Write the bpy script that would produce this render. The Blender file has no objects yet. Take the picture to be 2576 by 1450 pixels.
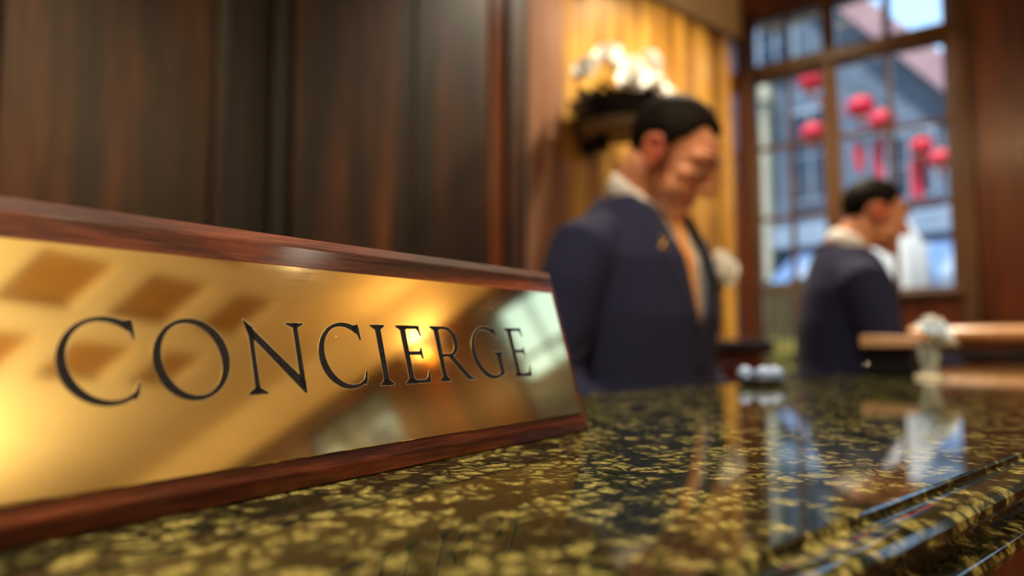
import bpy, bmesh, math, random
from mathutils import Vector, Matrix, Euler, noise
from mathutils.bvhtree import BVHTree
random.seed(7)
R = math.radians
PI = math.pi
scn = bpy.context.scene
COL = scn.collection

# ---------------------------------------------------------------- camera
# world axes: X runs along the reception counter, Y runs from the lobby towards the staff side
cam_d = bpy.data.cameras.new('camera')
cam = bpy.data.objects.new('camera', cam_d)
COL.objects.link(cam)
cam_d.sensor_width = 36.0
cam_d.lens = 24.0
cam_d.clip_start = 0.01
cam_d.clip_end = 200
cam.location = (0, 0, 1.15)
cam.rotation_euler = (R(90 + 4.43), 0, R(-40.5))
cam_d.dof.use_dof = True
cam_d.dof.focus_distance = 0.268
cam_d.dof.aperture_fstop = 4.1
cam_d.dof.aperture_blades = 0
scn.camera = cam

# ---------------------------------------------------------------- sky, sun, exposure
world = bpy.data.worlds.new('sky')
scn.world = world
world.use_nodes = True
wn = world.node_tree
wn.nodes.clear()
w_out = wn.nodes.new('ShaderNodeOutputWorld')
w_bg = wn.nodes.new('ShaderNodeBackground')
w_sky = wn.nodes.new('ShaderNodeTexSky')
w_sky.sky_type = 'NISHITA'
w_sky.sun_disc = False
w_sky.sun_elevation = R(48)
w_sky.sun_rotation = R(90)
w_sky.air_density = 1.6
w_sky.dust_density = 0.2
w_sky.ozone_density = 4.0
w_bg.inputs['Strength'].default_value = 0.27
wn.links.new(w_sky.outputs[0], w_bg.inputs['Color'])
wn.links.new(w_bg.outputs[0], w_out.inputs['Surface'])

sun_d = bpy.data.lights.new('sun', 'SUN')
sun_d.energy = 8.0
sun_d.angle = R(2)
sun_d.color = (1.0, 0.93, 0.82)
sun = bpy.data.objects.new('sun', sun_d)
COL.objects.link(sun)
sun.rotation_euler = Vector((0.36, -0.04, -0.93)).to_track_quat('-Z', 'Y').to_euler()

scn.view_settings.view_transform = 'Standard'
scn.view_settings.look = 'None'
scn.view_settings.exposure = 0.0
scn.view_settings.gamma = 1.0
scn.view_settings.use_curve_mapping = False

# ---------------------------------------------------------------- helpers
def tag(o, label=None, cat=None, group=None, kind=None):
    if label: o['label'] = label
    if cat: o['category'] = cat
    if group: o['group'] = group
    if kind: o['kind'] = kind
    return o

def empty(name, loc=(0, 0, 0), rz=0.0):
    o = bpy.data.objects.new(name, None)
    COL.objects.link(o)
    o.location = loc
    o.rotation_euler = (0, 0, rz)
    o.empty_display_size = 0.05
    return o

def obj(name, bm, mat, parent=None, smooth=False, loc=None):
    me = bpy.data.meshes.new(name)
    bmesh.ops.recalc_face_normals(bm, faces=bm.faces[:])
    bm.to_mesh(me)
    bm.free()
    return obj_me(name, me, mat, parent, smooth, loc)

def obj_me(name, me, mat, parent=None, smooth=False, loc=None):
    for m in (mat if isinstance(mat, (list, tuple)) else [mat]):
        me.materials.append(m)
    if smooth is True:
        me.polygons.foreach_set('use_smooth', [True] * len(me.polygons))
    elif smooth:
        me.polygons.foreach_set('use_smooth', [True] * len(me.polygons))
        try: me.set_sharp_from_angle(angle=R(smooth))
        except Exception: pass
    o = bpy.data.objects.new(name, me)
    COL.objects.link(o)
    if parent: o.parent = parent
    if loc: o.location = loc
    return o

def box(bm, x0, x1, y0, y1, z0, z1, bev=0.0, seg=1, xf=None):
    r = bmesh.ops.create_cube(bm, size=1.0)
    vs = r['verts']
    for v in vs:
        v.co = Vector(((x0 + x1) / 2 + v.co.x * (x1 - x0), (y0 + y1) / 2 + v.co.y * (y1 - y0), (z0 + z1) / 2 + v.co.z * (z1 - z0)))
    if bev > 0:
        es = list({e for v in vs for e in v.link_edges})
        rb = bmesh.ops.bevel(bm, geom=es, offset=bev, segments=seg, profile=0.5, affect='EDGES')
        vs = list({v for f in rb['faces'] for v in f.verts} | {v for v in vs if v.is_valid})
    if xf:
        for v in vs: v.co = xf(v.co)
    return vs

def boxo(name, mat, parent, x0, x1, y0, y1, z0, z1, bev=0.0, seg=1, smooth=False, xf=None):
    bm = bmesh.new()
    box(bm, x0, x1, y0, y1, z0, z1, bev, seg, xf)
    return obj(name, bm, mat, parent, smooth)

def lathe(bm, prof, n=24, center=(0, 0, 0), cap=True):
    rings = []
    c = Vector(center)
    for r, z in prof:
        if r < 1e-6:
            rings.append([bm.verts.new(c + Vector((0, 0, z)))])
        else:
            rings.append([bm.verts.new(c + Vector((r * math.cos(2 * PI * i / n), r * math.sin(2 * PI * i / n), z))) for i in range(n)])
    for a, b in zip(rings, rings[1:]):
        if len(a) == 1 and len(b) == 1: continue
        for i in range(n):
            j = (i + 1) % n
            if len(a) == 1: bm.faces.new((a[0], b[i], b[j]))
            elif len(b) == 1: bm.faces.new((a[i], a[j], b[0]))
            else: bm.faces.new((a[i], a[j], b[j], b[i]))
    if cap:
        for rg in (rings[0], rings[-1]):
            if len(rg) > 1: bm.faces.new(rg)

def limb(bm, pts, rad, n=14, flat=None):
    """closed tube through points with a radius each, rounded ends"""
    P = [Vector(p) for p in pts]
    prev = None
    allr = []
    def frame(t):
        nonlocal prev
        t = t.normalized()
        ref = prev if prev is not None else (Vector((1, 0, 0)) if abs(t.x) < 0.8 else Vector((0, 1, 0)))
        a = (ref - t * ref.dot(t)).normalized()
        prev = a
        return a, t.cross(a)
    tang = []
    for i in range(len(P)):
        if i == 0: t = P[1] - P[0]
        elif i == len(P) - 1: t = P[-1] - P[-2]
        else: t = (P[i + 1] - P[i]).normalized() + (P[i] - P[i - 1]).normalized()
        tang.append(t.normalized())
    seq = []
    for k in (1, 2, 3):
        a = PI / 2 * (1 - k / 4.0)
        seq.append((P[0] - tang[0] * rad[0] * math.sin(a), rad[0] * math.cos(a), tang[0]))
    for i in range(len(P)): seq.append((P[i], rad[i], tang[i]))
    for k in (3, 2, 1):
        a = PI / 2 * (1 - k / 4.0)
        seq.append((P[-1] + tang[-1] * rad[-1] * math.sin(a), rad[-1] * math.cos(a), tang[-1]))
    first = bm.verts.new(P[0] - tang[0] * rad[0])
    for c, r, t in seq:
        a, b = frame(t)
        allr.append([bm.verts.new(c + a * (r * math.cos(2 * PI * i / n)) + b * (r * math.sin(2 * PI * i / n))) for i in range(n)])
    last = bm.verts.new(P[-1] + tang[-1] * rad[-1])
    for a, b in zip(allr, allr[1:]):
        for i in range(n):
            j = (i + 1) % n
            bm.faces.new((a[i], a[j], b[j], b[i]))
    for i in range(n):
        j = (i + 1) % n
        bm.faces.new((first, allr[0][j], allr[0][i]))
        bm.faces.new((last, allr[-1][i], allr[-1][j]))

def ell(bm, c, r, n=20, m=12, rot=None):
    res = bmesh.ops.create_uvsphere(bm, u_segments=n, v_segments=m, radius=1.0)
    for v in res['verts']:
        p = Vector((v.co.x * r[0], v.co.y * r[1], v.co.z * r[2]))
        if rot: p = rot @ p
        v.co = p + Vector(c)
    return res['verts']

def loft(bm, rings, n=32, pw=2.3):
    """closed loft of horizontal super-ellipse rings: (cx, cy, z, rx, ry)"""
    rs = []
    for cx, cy, z, rx, ry in rings:
        rg = []
        for i in range(n):
            a = 2 * PI * i / n
            ca, sa = math.cos(a), math.sin(a)
            rg.append(bm.verts.new((cx + rx * math.copysign(abs(ca) ** (2 / pw), ca), cy + ry * math.copysign(abs(sa) ** (2 / pw), sa), z)))
        rs.append(rg)
    for a, b in zip(rs, rs[1:]):
        for i in range(n):
            j = (i + 1) % n
            bm.faces.new((a[i], a[j], b[j], b[i]))
    bm.faces.new(rs[0]); bm.faces.new(rs[-1])

def extrude_profile(bm, prof, x0, x1, closed=True, nx=1):
    """prof: (y,z) points, swept along X"""
    rows = []
    for k in range(nx + 1):
        x = x0 + (x1 - x0) * k / nx
        rows.append([bm.verts.new((x, y, z)) for y, z in prof])
    n = len(prof)
    for a, b in zip(rows, rows[1:]):
        for i in range(n if closed else n - 1):
            j = (i + 1) % n
            bm.faces.new((a[i], a[j], b[j], b[i]))
    if closed:
        bm.faces.new(rows[0]); bm.faces.new(rows[-1])

def remeshed(bm, voxel, smooth_it=4, smooth_f=0.5):
    """fuse overlapping closed shells into one continuous surface"""
    me = bpy.data.meshes.new('tmp')
    bmesh.ops.recalc_face_normals(bm, faces=bm.faces[:])
    bm.to_mesh(me); bm.free()
    o = bpy.data.objects.new('tmp', me)
    COL.objects.link(o)
    md = o.modifiers.new('r', 'REMESH'); md.mode = 'VOXEL'; md.voxel_size = voxel
    if smooth_it:
        ms = o.modifiers.new('s', 'SMOOTH'); ms.factor = smooth_f; ms.iterations = smooth_it
    dg = bpy.context.evaluated_depsgraph_get()
    dg.update()
    res = bpy.data.meshes.new_from_object(o.evaluated_get(dg))
    bpy.data.objects.remove(o); bpy.data.meshes.remove(me)
    return res

# ---------------------------------------------------------------- materials
def mat(name, base=(0.5, 0.5, 0.5), rough=0.5, metal=0.0, spec=0.5, coat=0.0, coat_rough=0.1, sub=0.0, emit=None, estr=0.0, trans=0.0, ior=1.45, sheen=0.0):
    m = bpy.data.materials.new(name)
    m.use_nodes = True
    b = m.node_tree.nodes['Principled BSDF']
    b.inputs['Base Color'].default_value = (*base, 1)
    b.inputs['Roughness'].default_value = rough
    b.inputs['Metallic'].default_value = metal
    b.inputs['Specular IOR Level'].default_value = spec
    b.inputs['IOR'].default_value = ior
    b.inputs['Coat Weight'].default_value = coat
    b.inputs['Coat Roughness'].default_value = coat_rough
    b.inputs['Transmission Weight'].default_value = trans
    b.inputs['Sheen Weight'].default_value = sheen
    if sub:
        b.inputs['Subsurface Weight'].default_value = sub
        b.inputs['Subsurface Radius'].default_value = (0.012, 0.004, 0.002)
        b.inputs['Subsurface Scale'].default_value = 1.0
    if emit:
        b.inputs['Emission Color'].default_value = (*emit, 1)
        b.inputs['Emission Strength'].default_value = estr
    return m, m.node_tree, b

def N(nt, t, **kw):
    n = nt.nodes.new(t)
    for k, v in kw.items():
        if k in n.inputs: n.inputs[k].default_value = v
        else: setattr(n, k, v)
    return n

def ramp(nt, stops, interp='LINEAR'):
    n = nt.nodes.new('ShaderNodeValToRGB')
    n.color_ramp.interpolation = interp
    el = n.color_ramp.elements
    while len(el) < len(stops): el.new(0.5)
    for e, (p, c) in zip(el, stops):
        e.position = p
        e.color = (*c, 1)
    return n

def noise_col(name, stops, scale=(1, 1, 1), nscale=5.0, detail=4.0, distort=0.0, bump=0.0, coords='Object', bscale=None, **kw):
    m, nt, b = mat(name, **kw)
    tc = N(nt, 'ShaderNodeTexCoord')
    mp = N(nt, 'ShaderNodeMapping')
    mp.inputs['Scale'].default_value = scale
    nt.links.new(tc.outputs[coords], mp.inputs['Vector'])
    nz = N(nt, 'ShaderNodeTexNoise', Scale=nscale, Detail=detail, Distortion=distort)
    nt.links.new(mp.outputs[0], nz.inputs['Vector'])
    rp = ramp(nt, stops)
    nt.links.new(nz.outputs['Fac'], rp.inputs[0])
    nt.links.new(rp.outputs[0], b.inputs['Base Color'])
    if bump:
        bp = N(nt, 'ShaderNodeBump', Strength=bump, Distance=0.002)
        src = nz
        if bscale:
            src = N(nt, 'ShaderNodeTexNoise', Scale=bscale, Detail=3.0)
            nt.links.new(mp.outputs[0], src.inputs['Vector'])
        nt.links.new(src.outputs['Fac'], bp.inputs['Height'])
        nt.links.new(bp.outputs[0], b.inputs['Normal'])
    return m

def wood(name, stops, rough=0.3, coat=0.5, coat_rough=0.12, grain=(9, 9, 0.6), fine=(160, 160, 5), bump=0.08, big=1.3, seed=0.0, spec=0.5):
    """veneer: broad figure + fine streaks along the grain"""
    m, nt, b = mat(name, rough=rough, coat=coat, coat_rough=coat_rough)
    tc = N(nt, 'ShaderNodeTexCoord')
    mp = N(nt, 'ShaderNodeMapping'); mp.inputs['Scale'].default_value = grain; mp.inputs['Location'].default_value = (seed, seed * 1.7, seed * 0.3)
    mf = N(nt, 'ShaderNodeMapping'); mf.inputs['Scale'].default_value = fine
    nt.links.new(tc.outputs['Object'], mp.inputs['Vector'])
    nt.links.new(tc.outputs['Object'], mf.inputs['Vector'])
    n1 = N(nt, 'ShaderNodeTexNoise', Scale=big, Detail=5.0, Roughness=0.55, Distortion=0.6)
    n2 = N(nt, 'ShaderNodeTexNoise', Scale=1.0, Detail=3.0, Roughness=0.6)
    nt.links.new(mp.outputs[0], n1.inputs['Vector'])
    nt.links.new(mf.outputs[0], n2.inputs['Vector'])
    mx = N(nt, 'ShaderNodeMath', operation='MULTIPLY_ADD')
    mx.inputs[1].default_value = 0.35
    nt.links.new(n2.outputs['Fac'], mx.inputs[0])
    b.inputs['Specular IOR Level'].default_value = spec
    sb = N(nt, 'ShaderNodeMath', operation='SUBTRACT')
    sb.inputs[1].default_value = 0.175
    nt.links.new(n1.outputs['Fac'], sb.inputs[0])
    nt.links.new(sb.outputs[0], mx.inputs[2])
    rp = ramp(nt, stops)
    nt.links.new(mx.outputs[0], rp.inputs[0])
    nt.links.new(rp.outputs[0], b.inputs['Base Color'])
    if bump:
        bp = N(nt, 'ShaderNodeBump', Strength=bump, Distance=0.001)
        nt.links.new(n2.outputs['Fac'], bp.inputs['Height'])
        nt.links.new(bp.outputs[0], b.inputs['Normal'])
    return m

M = {}
M['veneer_dark'] = wood('dark walnut veneer', [(0.34, (0.006, 0.004, 0.003)), (0.48, (0.021, 0.009, 0.0045)), (0.60, (0.072, 0.023, 0.007)), (0.72, (0.16, 0.052, 0.012))], rough=0.45, coat=0.2, coat_rough=0.25, grain=(6, 6, 0.5))
M['veneer_black'] = wood('near black wood and recess shade', [(0.35, (0.004, 0.0035, 0.004)), (0.65, (0.014, 0.008, 0.007))], rough=0.5, coat=0.1, coat_rough=0.3)  # dark wood trim; also paints the shade in the wall recess
M['veneer_gold'] = wood('golden veneer with warm wash', [(0.32, (0.14, 0.055, 0.014)), (0.48, (0.36, 0.17, 0.030)), (0.60, (0.66, 0.38, 0.075)), (0.75, (0.78, 0.50, 0.14))], rough=0.32, coat=0.5, coat_rough=0.2, grain=(5, 5, 0.45), big=1.7)  # wood figure, with part of the lamps' warm wash put into the gold
M['veneer_lit'] = wood('window lit veneer', [(0.3, (0.16, 0.07, 0.04)), (0.55, (0.30, 0.15, 0.09)), (0.75, (0.42, 0.24, 0.15))], rough=0.3, coat=0.5, coat_rough=0.2)  # window light on the pilaster is put into this paler tone
M['wood_red'] = wood('red mahogany', [(0.3, (0.030, 0.008, 0.004)), (0.5, (0.095, 0.022, 0.009)), (0.72, (0.20, 0.055, 0.016))], rough=0.28, coat=0.6, coat_rough=0.12, grain=(5, 5, 0.5))
M['frame_wood'] = wood('window frame wood', [(0.3, (0.05, 0.022, 0.010)), (0.6, (0.12, 0.055, 0.022)), (0.8, (0.18, 0.09, 0.035))], rough=0.4, coat=0.3)
M['plaque_wood'] = wood('nameplate mahogany', [(0.28, (0.012, 0.003, 0.002)), (0.45, (0.055, 0.012, 0.006)), (0.60, (0.135, 0.034, 0.013)), (0.78, (0.28, 0.085, 0.026))], rough=0.55, coat=0.32, coat_rough=0.12, grain=(4, 45, 45), fine=(60, 900, 900), bump=0.35, big=1.6, spec=0.2)
M['tan_wood'] = wood('tan varnished rail', [(0.3, (0.42, 0.19, 0.07)), (0.6, (0.60, 0.31, 0.13)), (0.8, (0.68, 0.38, 0.18))], rough=0.3, coat=0.4, grain=(0.8, 8, 8), fine=(5, 120, 120))
M['counter_wood'] = wood('counter front mahogany', [(0.3, (0.035, 0.010, 0.005)), (0.55, (0.11, 0.03, 0.012)), (0.75, (0.2, 0.06, 0.02))], rough=0.3, coat=0.5)
M['cream'] = noise_col('cream plaster', [(0.3, (0.78, 0.66, 0.42)), (0.7, (0.84, 0.73, 0.50))], nscale=3.0, rough=0.6)
M['coffer'] = noise_col('gilded brown coffer', [(0.3, (0.34, 0.17, 0.045)), (0.7, (0.40, 0.205, 0.06))], nscale=2.5, rough=0.55)
M['carpet'] = noise_col('brown carpet', [(0.35, (0.05, 0.022, 0.014)), (0.65, (0.12, 0.05, 0.028))], nscale=60, rough=0.95)
M['brown_plaster'] = noise_col('brown wall covering', [(0.3, (0.16, 0.075, 0.03)), (0.7, (0.22, 0.11, 0.045))], nscale=4, rough=0.6)
M['black_gloss'] = mat('black lacquer', (0.006, 0.007, 0.011), 0.25, coat=0.3)[0]
M['tan_lid'] = noise_col('tan leather', [(0.3, (0.40, 0.24, 0.14)), (0.7, (0.50, 0.31, 0.19))], nscale=90, rough=0.5)
M['suit'] = noise_col('navy suit cloth', [(0.35, (0.011, 0.013, 0.040)), (0.65, (0.019, 0.023, 0.066))], nscale=260, rough=0.9, spec=0.2, sheen=0.03, bump=0.15)
M['lapel'] = noise_col('navy lapel cloth', [(0.35, (0.010, 0.012, 0.038)), (0.65, (0.018, 0.022, 0.060))], nscale=260, rough=0.8, spec=0.25, sheen=0.03)
M['shirt'] = mat('white shirt cotton', (0.80, 0.80, 0.80), 0.8)[0]
M['tie'] = noise_col('orange silk tie', [(0.4, (0.62, 0.22, 0.02)), (0.6, (0.75, 0.32, 0.04))], nscale=140, rough=0.35, sheen=0.3)
M['skin'] = noise_col('skin', [(0.3, (0.60, 0.25, 0.14)), (0.7, (0.68, 0.31, 0.18))], nscale=40, rough=0.45, sub=0.12)
M['lip'] = mat('lips', (0.45, 0.13, 0.10), 0.4, sub=0.1)[0]
M['ear'] = mat('flushed ear skin', (0.60, 0.16, 0.10), 0.45, sub=0.25)[0]
M['hair'] = noise_col('black hair', [(0.4, (0.004, 0.003, 0.003)), (0.6, (0.012, 0.008, 0.006))], scale=(1, 0.12, 1), nscale=420, rough=0.6, spec=0.08, bump=0.5)
M['eye_white'] = mat('eye white', (0.7, 0.66, 0.62), 0.2)[0]
M['iris'] = mat('dark iris', (0.02, 0.012, 0.008), 0.15)[0]
M['gold'] = mat('gold pin', (0.9, 0.60, 0.20), 0.25, metal=1.0)[0]
M['shoe'] = mat('black shoe leather', (0.008, 0.008, 0.009), 0.25, coat=0.4)[0]
M['petal'] = noise_col('white petal', [(0.3, (0.92, 0.91, 0.86)), (0.7, (0.96, 0.95, 0.92))], nscale=30, rough=0.6, sub=0.1)
M['petal_blue'] = mat('cool white petal', (0.74, 0.85, 0.96), 0.6, sub=0.1)[0]
M['leaf'] = noise_col('leaf green', [(0.3, (0.035, 0.060, 0.012)), (0.7, (0.11, 0.14, 0.035))], nscale=20, rough=0.45)
M['stem'] = mat('stem green', (0.06, 0.11, 0.03), 0.5)[0]
M['bowl'] = mat('black bronze bowl', (0.010, 0.012, 0.020), 0.35, metal=0.3, coat=0.3)[0]
M['bowl_trim'] = mat('pale bronze trim', (0.42, 0.40, 0.30), 0.4, metal=0.5)[0]
M['brass_glint'] = mat('painted edge glint', (0.98, 0.84, 0.55), 0.25, metal=1.0)[0]  # paler brass paints the glint along the engraved edges
M['ink'] = noise_col('black enamel', [(0.4, (0.004, 0.004, 0.006)), (0.6, (0.012, 0.011, 0.013))], nscale=900, rough=0.6, spec=0.2)
M['sweet'] = mat('pale blue wrapper', (0.34, 0.50, 0.84), 0.4, coat=0.1)[0]
M['dish'] = mat('dark blue glazed dish', (0.010, 0.016, 0.05), 0.15, coat=0.6)[0]
M['cream_china'] = mat('cream china', (0.82, 0.76, 0.58), 0.25, coat=0.4)[0]
M['red_paper'] = noise_col('red lantern paper', [(0.3, (0.72, 0.012, 0.045)), (0.7, (0.85, 0.03, 0.07))], nscale=20, rough=0.6)
M['red_cloth'] = mat('red pennant cloth', (0.62, 0.03, 0.06), 0.8)[0]
M['cord'] = mat('dark cord', (0.02, 0.02, 0.02), 0.7)[0]
M['canvas_white'] = mat('white canvas', (0.90, 0.90, 0.87), 0.8)[0]
M['canvas_cream'] = mat('cream canvas', (0.80, 0.73, 0.48), 0.8)[0]
M['steel'] = mat('steel', (0.5, 0.5, 0.52), 0.3, metal=1.0)[0]
M['facade'] = noise_col('blue grey facade', [(0.3, (0.10, 0.145, 0.22)), (0.7, (0.17, 0.23, 0.33))], nscale=1.6, rough=0.8)
M['facade_light'] = noise_col('pale stone', [(0.3, (0.27, 0.35, 0.47)), (0.7, (0.36, 0.45, 0.58))], nscale=2.5, rough=0.8)
M['pink_stone'] = noise_col('pink stone', [(0.3, (0.40, 0.25, 0.30)), (0.7, (0.50, 0.32, 0.36))], nscale=4, rough=0.8)
M['far_glass'] = mat('dark window glass', (0.03, 0.05, 0.09), 0.1)[0]
M['blocker_dark'] = noise_col('dark brick', [(0.3, (0.035, 0.035, 0.032)), (0.7, (0.06, 0.058, 0.05))], nscale=8, rough=0.85)  # kept dark so the added sky blocker mirrors dimly
M['cream_stone'] = noise_col('cream stone', [(0.3, (0.50, 0.48, 0.36)), (0.7, (0.60, 0.57, 0.44))], nscale=5, rough=0.8)
M['asphalt'] = noise_col('asphalt', [(0.3, (0.05, 0.055, 0.06)), (0.7, (0.09, 0.095, 0.10))], nscale=30, rough=0.9)
M['hedge'] = noise_col('olive hedge leaf', [(0.3, (0.10, 0.085, 0.008)), (0.7, (0.24, 0.19, 0.02))], nscale=6, rough=0.7)
M['slate'] = mat('dark board fence', (0.085, 0.062, 0.022), 0.8)[0]
M['lamp_glow'] = mat('lamp lens', (0.9, 0.8, 0.6), 0.4, emit=(1.0, 0.80, 0.52), estr=6)[0]
M['lamp_ring'] = mat('lamp ring', (0.75, 0.6, 0.3), 0.3, metal=1.0)[0]

def granite():
    m, nt, b = mat('green black granite', rough=0.05, spec=0.5, ior=1.46)
    tc = N(nt, 'ShaderNodeTexCoord')
    dn = N(nt, 'ShaderNodeTexNoise', Scale=70.0, Detail=3.0)
    nt.links.new(tc.outputs['Object'], dn.inputs['Vector'])
    mx = N(nt, 'ShaderNodeVectorMath', operation='MULTIPLY_ADD')
    mx.inputs[1].default_value = (0.016, 0.016, 0.016)
    nt.links.new(dn.outputs['Color'], mx.inputs[0])
    nt.links.new(tc.outputs['Object'], mx.inputs[2])
    v = N(nt, 'ShaderNodeTexVoronoi', Scale=112.0, Randomness=1.0)
    nt.links.new(mx.outputs[0], v.inputs['Vector'])
    ve = N(nt, 'ShaderNodeTexVoronoi', Scale=112.0, Randomness=1.0)
    ve.feature = 'DISTANCE_TO_EDGE'
    nt.links.new(mx.outputs[0], ve.inputs['Vector'])
    cl = N(nt, 'ShaderNodeTexNoise', Scale=30.0, Detail=4.0, Roughness=0.65)
    nt.links.new(tc.outputs['Object'], cl.inputs['Vector'])
    fine = N(nt, 'ShaderNodeTexNoise', Scale=420.0, Detail=3.0)
    nt.links.new(tc.outputs['Object'], fine.inputs['Vector'])
    # some grains olive, some black: per cell random + clusters
    sep = N(nt, 'ShaderNodeSeparateColor')
    nt.links.new(v.outputs['Color'], sep.inputs[0])
    a = N(nt, 'ShaderNodeMath', operation='MULTIPLY_ADD'); a.inputs[1].default_value = 0.34
    nt.links.new(sep.outputs[0], a.inputs[0]); nt.links.new(cl.outputs['Fac'], a.inputs[2])
    keep = ramp(nt, [(0.575, (0, 0, 0)), (0.70, (1, 1, 1))])
    nt.links.new(a.outputs[0], keep.inputs[0])
    edge = ramp(nt, [(0.03, (0, 0, 0)), (0.26, (1, 1, 1))])
    nt.links.new(ve.outputs['Distance'], edge.inputs[0])
    mask = N(nt, 'ShaderNodeMath', operation='MULTIPLY')
    nt.links.new(keep.outputs[0], mask.inputs[0]); nt.links.new(edge.outputs[0], mask.inputs[1])
    light = ramp(nt, [(0.30, (0.060, 0.060, 0.016)), (0.52, (0.185, 0.165, 0.050)), (0.75, (0.42, 0.37, 0.15))])
    nt.links.new(fine.outputs['Fac'], light.inputs[0])
    dark = ramp(nt, [(0.4, (0.003, 0.005, 0.004)), (0.75, (0.022, 0.024, 0.010))])
    nt.links.new(fine.outputs['Fac'], dark.inputs[0])
    mix = N(nt, 'ShaderNodeMixRGB')
    nt.links.new(mask.outputs[0], mix.inputs['Fac'])
    nt.links.new(dark.outputs[0], mix.inputs[1]); nt.links.new(light.outputs[0], mix.inputs[2])
    nt.links.new(mix.outputs[0], b.inputs['Base Color'])
    return m
M['granite'] = granite()

def brass():
    m, nt, b = mat('polished brass', (0.95, 0.75, 0.35), 0.13, metal=1.0)
    tc = N(nt, 'ShaderNodeTexCoord')
    mp = N(nt, 'ShaderNodeMapping'); mp.inputs['Scale'].default_value = (30, 2500, 2500)
    nt.links.new(tc.outputs['Object'], mp.inputs['Vector'])
    nz = N(nt, 'ShaderNodeTexNoise', Scale=1.0, Detail=2.0)
    nt.links.new(mp.outputs[0], nz.inputs['Vector'])
    # wavy hand polish + hairline scratches + dust specks
    wv = N(nt, 'ShaderNodeTexNoise', Scale=16.0, Detail=1.0)
    nt.links.new(tc.outputs['Object'], wv.inputs['Vector'])
    ad = N(nt, 'ShaderNodeMath', operation='MULTIPLY_ADD'); ad.inputs[1].default_value = 0.03
    nt.links.new(nz.outputs['Fac'], ad.inputs[0]); nt.links.new(wv.outputs['Fac'], ad.inputs[2])
    bp = N(nt, 'ShaderNodeBump', Strength=0.012, Distance=0.001)
    nt.links.new(ad.outputs[0], bp.inputs['Height'])
    nt.links.new(bp.outputs[0], b.inputs['Normal'])
    rr = N(nt, 'ShaderNodeMapRange')
    rr.inputs['To Min'].default_value = 0.03; rr.inputs['To Max'].default_value = 0.085
    nt.links.new(nz.outputs['Fac'], rr.inputs['Value'])
    nt.links.new(rr.outputs[0], b.inputs['Roughness'])
    sp = N(nt, 'ShaderNodeTexVoronoi', Scale=190.0)
    nt.links.new(tc.outputs['Object'], sp.inputs['Vector'])
    sr = ramp(nt, [(0.03, (1, 1, 1)), (0.06, (0, 0, 0))])
    nt.links.new(sp.outputs['Distance'], sr.inputs[0])
    s2 = N(nt, 'ShaderNodeSeparateColor'); nt.links.new(sp.outputs['Color'], s2.inputs[0])
    gt = N(nt, 'ShaderNodeMath', operation='GREATER_THAN'); gt.inputs[1].default_value = 0.93
    nt.links.new(s2.outputs[0], gt.inputs[0])
    ml = N(nt, 'ShaderNodeMath', operation='MULTIPLY')
    nt.links.new(sr.outputs[0], ml.inputs[0]); nt.links.new(gt.outputs[0], ml.inputs[1])
    cx = N(nt, 'ShaderNodeMixRGB'); cx.inputs[1].default_value = (0.95, 0.75, 0.35, 1); cx.inputs[2].default_value = (0.95, 0.85, 0.65, 1)
    nt.links.new(ml.outputs[0], cx.inputs['Fac']); nt.links.new(cx.outputs[0], b.inputs['Base Color'])
    iv = N(nt, 'ShaderNodeMath', operation='SUBTRACT'); iv.inputs[0].default_value = 1.0
    nt.links.new(ml.outputs[0], iv.inputs[1]); nt.links.new(iv.outputs[0], b.inputs['Metallic'])
    return m
M['brass'] = brass()

def pane_glass():
    m = bpy.data.materials.new('window pane glass')
    m.use_nodes = True
    nt = m.node_tree
    nt.nodes.clear()
    o = N(nt, 'ShaderNodeOutputMaterial')
    t = N(nt, 'ShaderNodeBsdfTransparent'); t.inputs[0].default_value = (0.93, 0.96, 0.98, 1)
    g = N(nt, 'ShaderNodeBsdfGlossy', Roughness=0.02)
    fr = N(nt, 'ShaderNodeFresnel', IOR=1.3)
    mx = N(nt, 'ShaderNodeMixShader')
    nt.links.new(fr.outputs[0], mx.inputs[0]); nt.links.new(t.outputs[0], mx.inputs[1]); nt.links.new(g.outputs[0], mx.inputs[2])
    nt.links.new(mx.outputs[0], o.inputs['Surface'])
    return m
M['pane'] = pane_glass()
M['vase_glass'] = mat('pale vase glass', (0.72, 0.84, 0.96), 0.12, trans=0.35, ior=1.4)[0]

# ================================================================ ROOM
CEIL = 3.30
XL, YF, YB = -2.6, -5.0, 2.16          # left wall, lobby end, back wall
WS = Vector((4.087, 0.20)); WE = Vector((3.649, 2.16))
WD = (WE - WS).normalized(); WLEN = (WE - WS).length
WN = Vector((WD.y, -WD.x))               # towards the street
def wp(co):                              # window-wall frame: (along, outward, z)
    p = WS + WD * co.x + WN * co.y
    return Vector((p.x, p.y, co.z))

tag(boxo('floor', M['carpet'], None, XL - .2, 4.4, YF - .2, YB + .2, -0.12, 0.0), 'brown carpet floor of the lobby behind the counter', 'floor', kind='structure')

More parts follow.
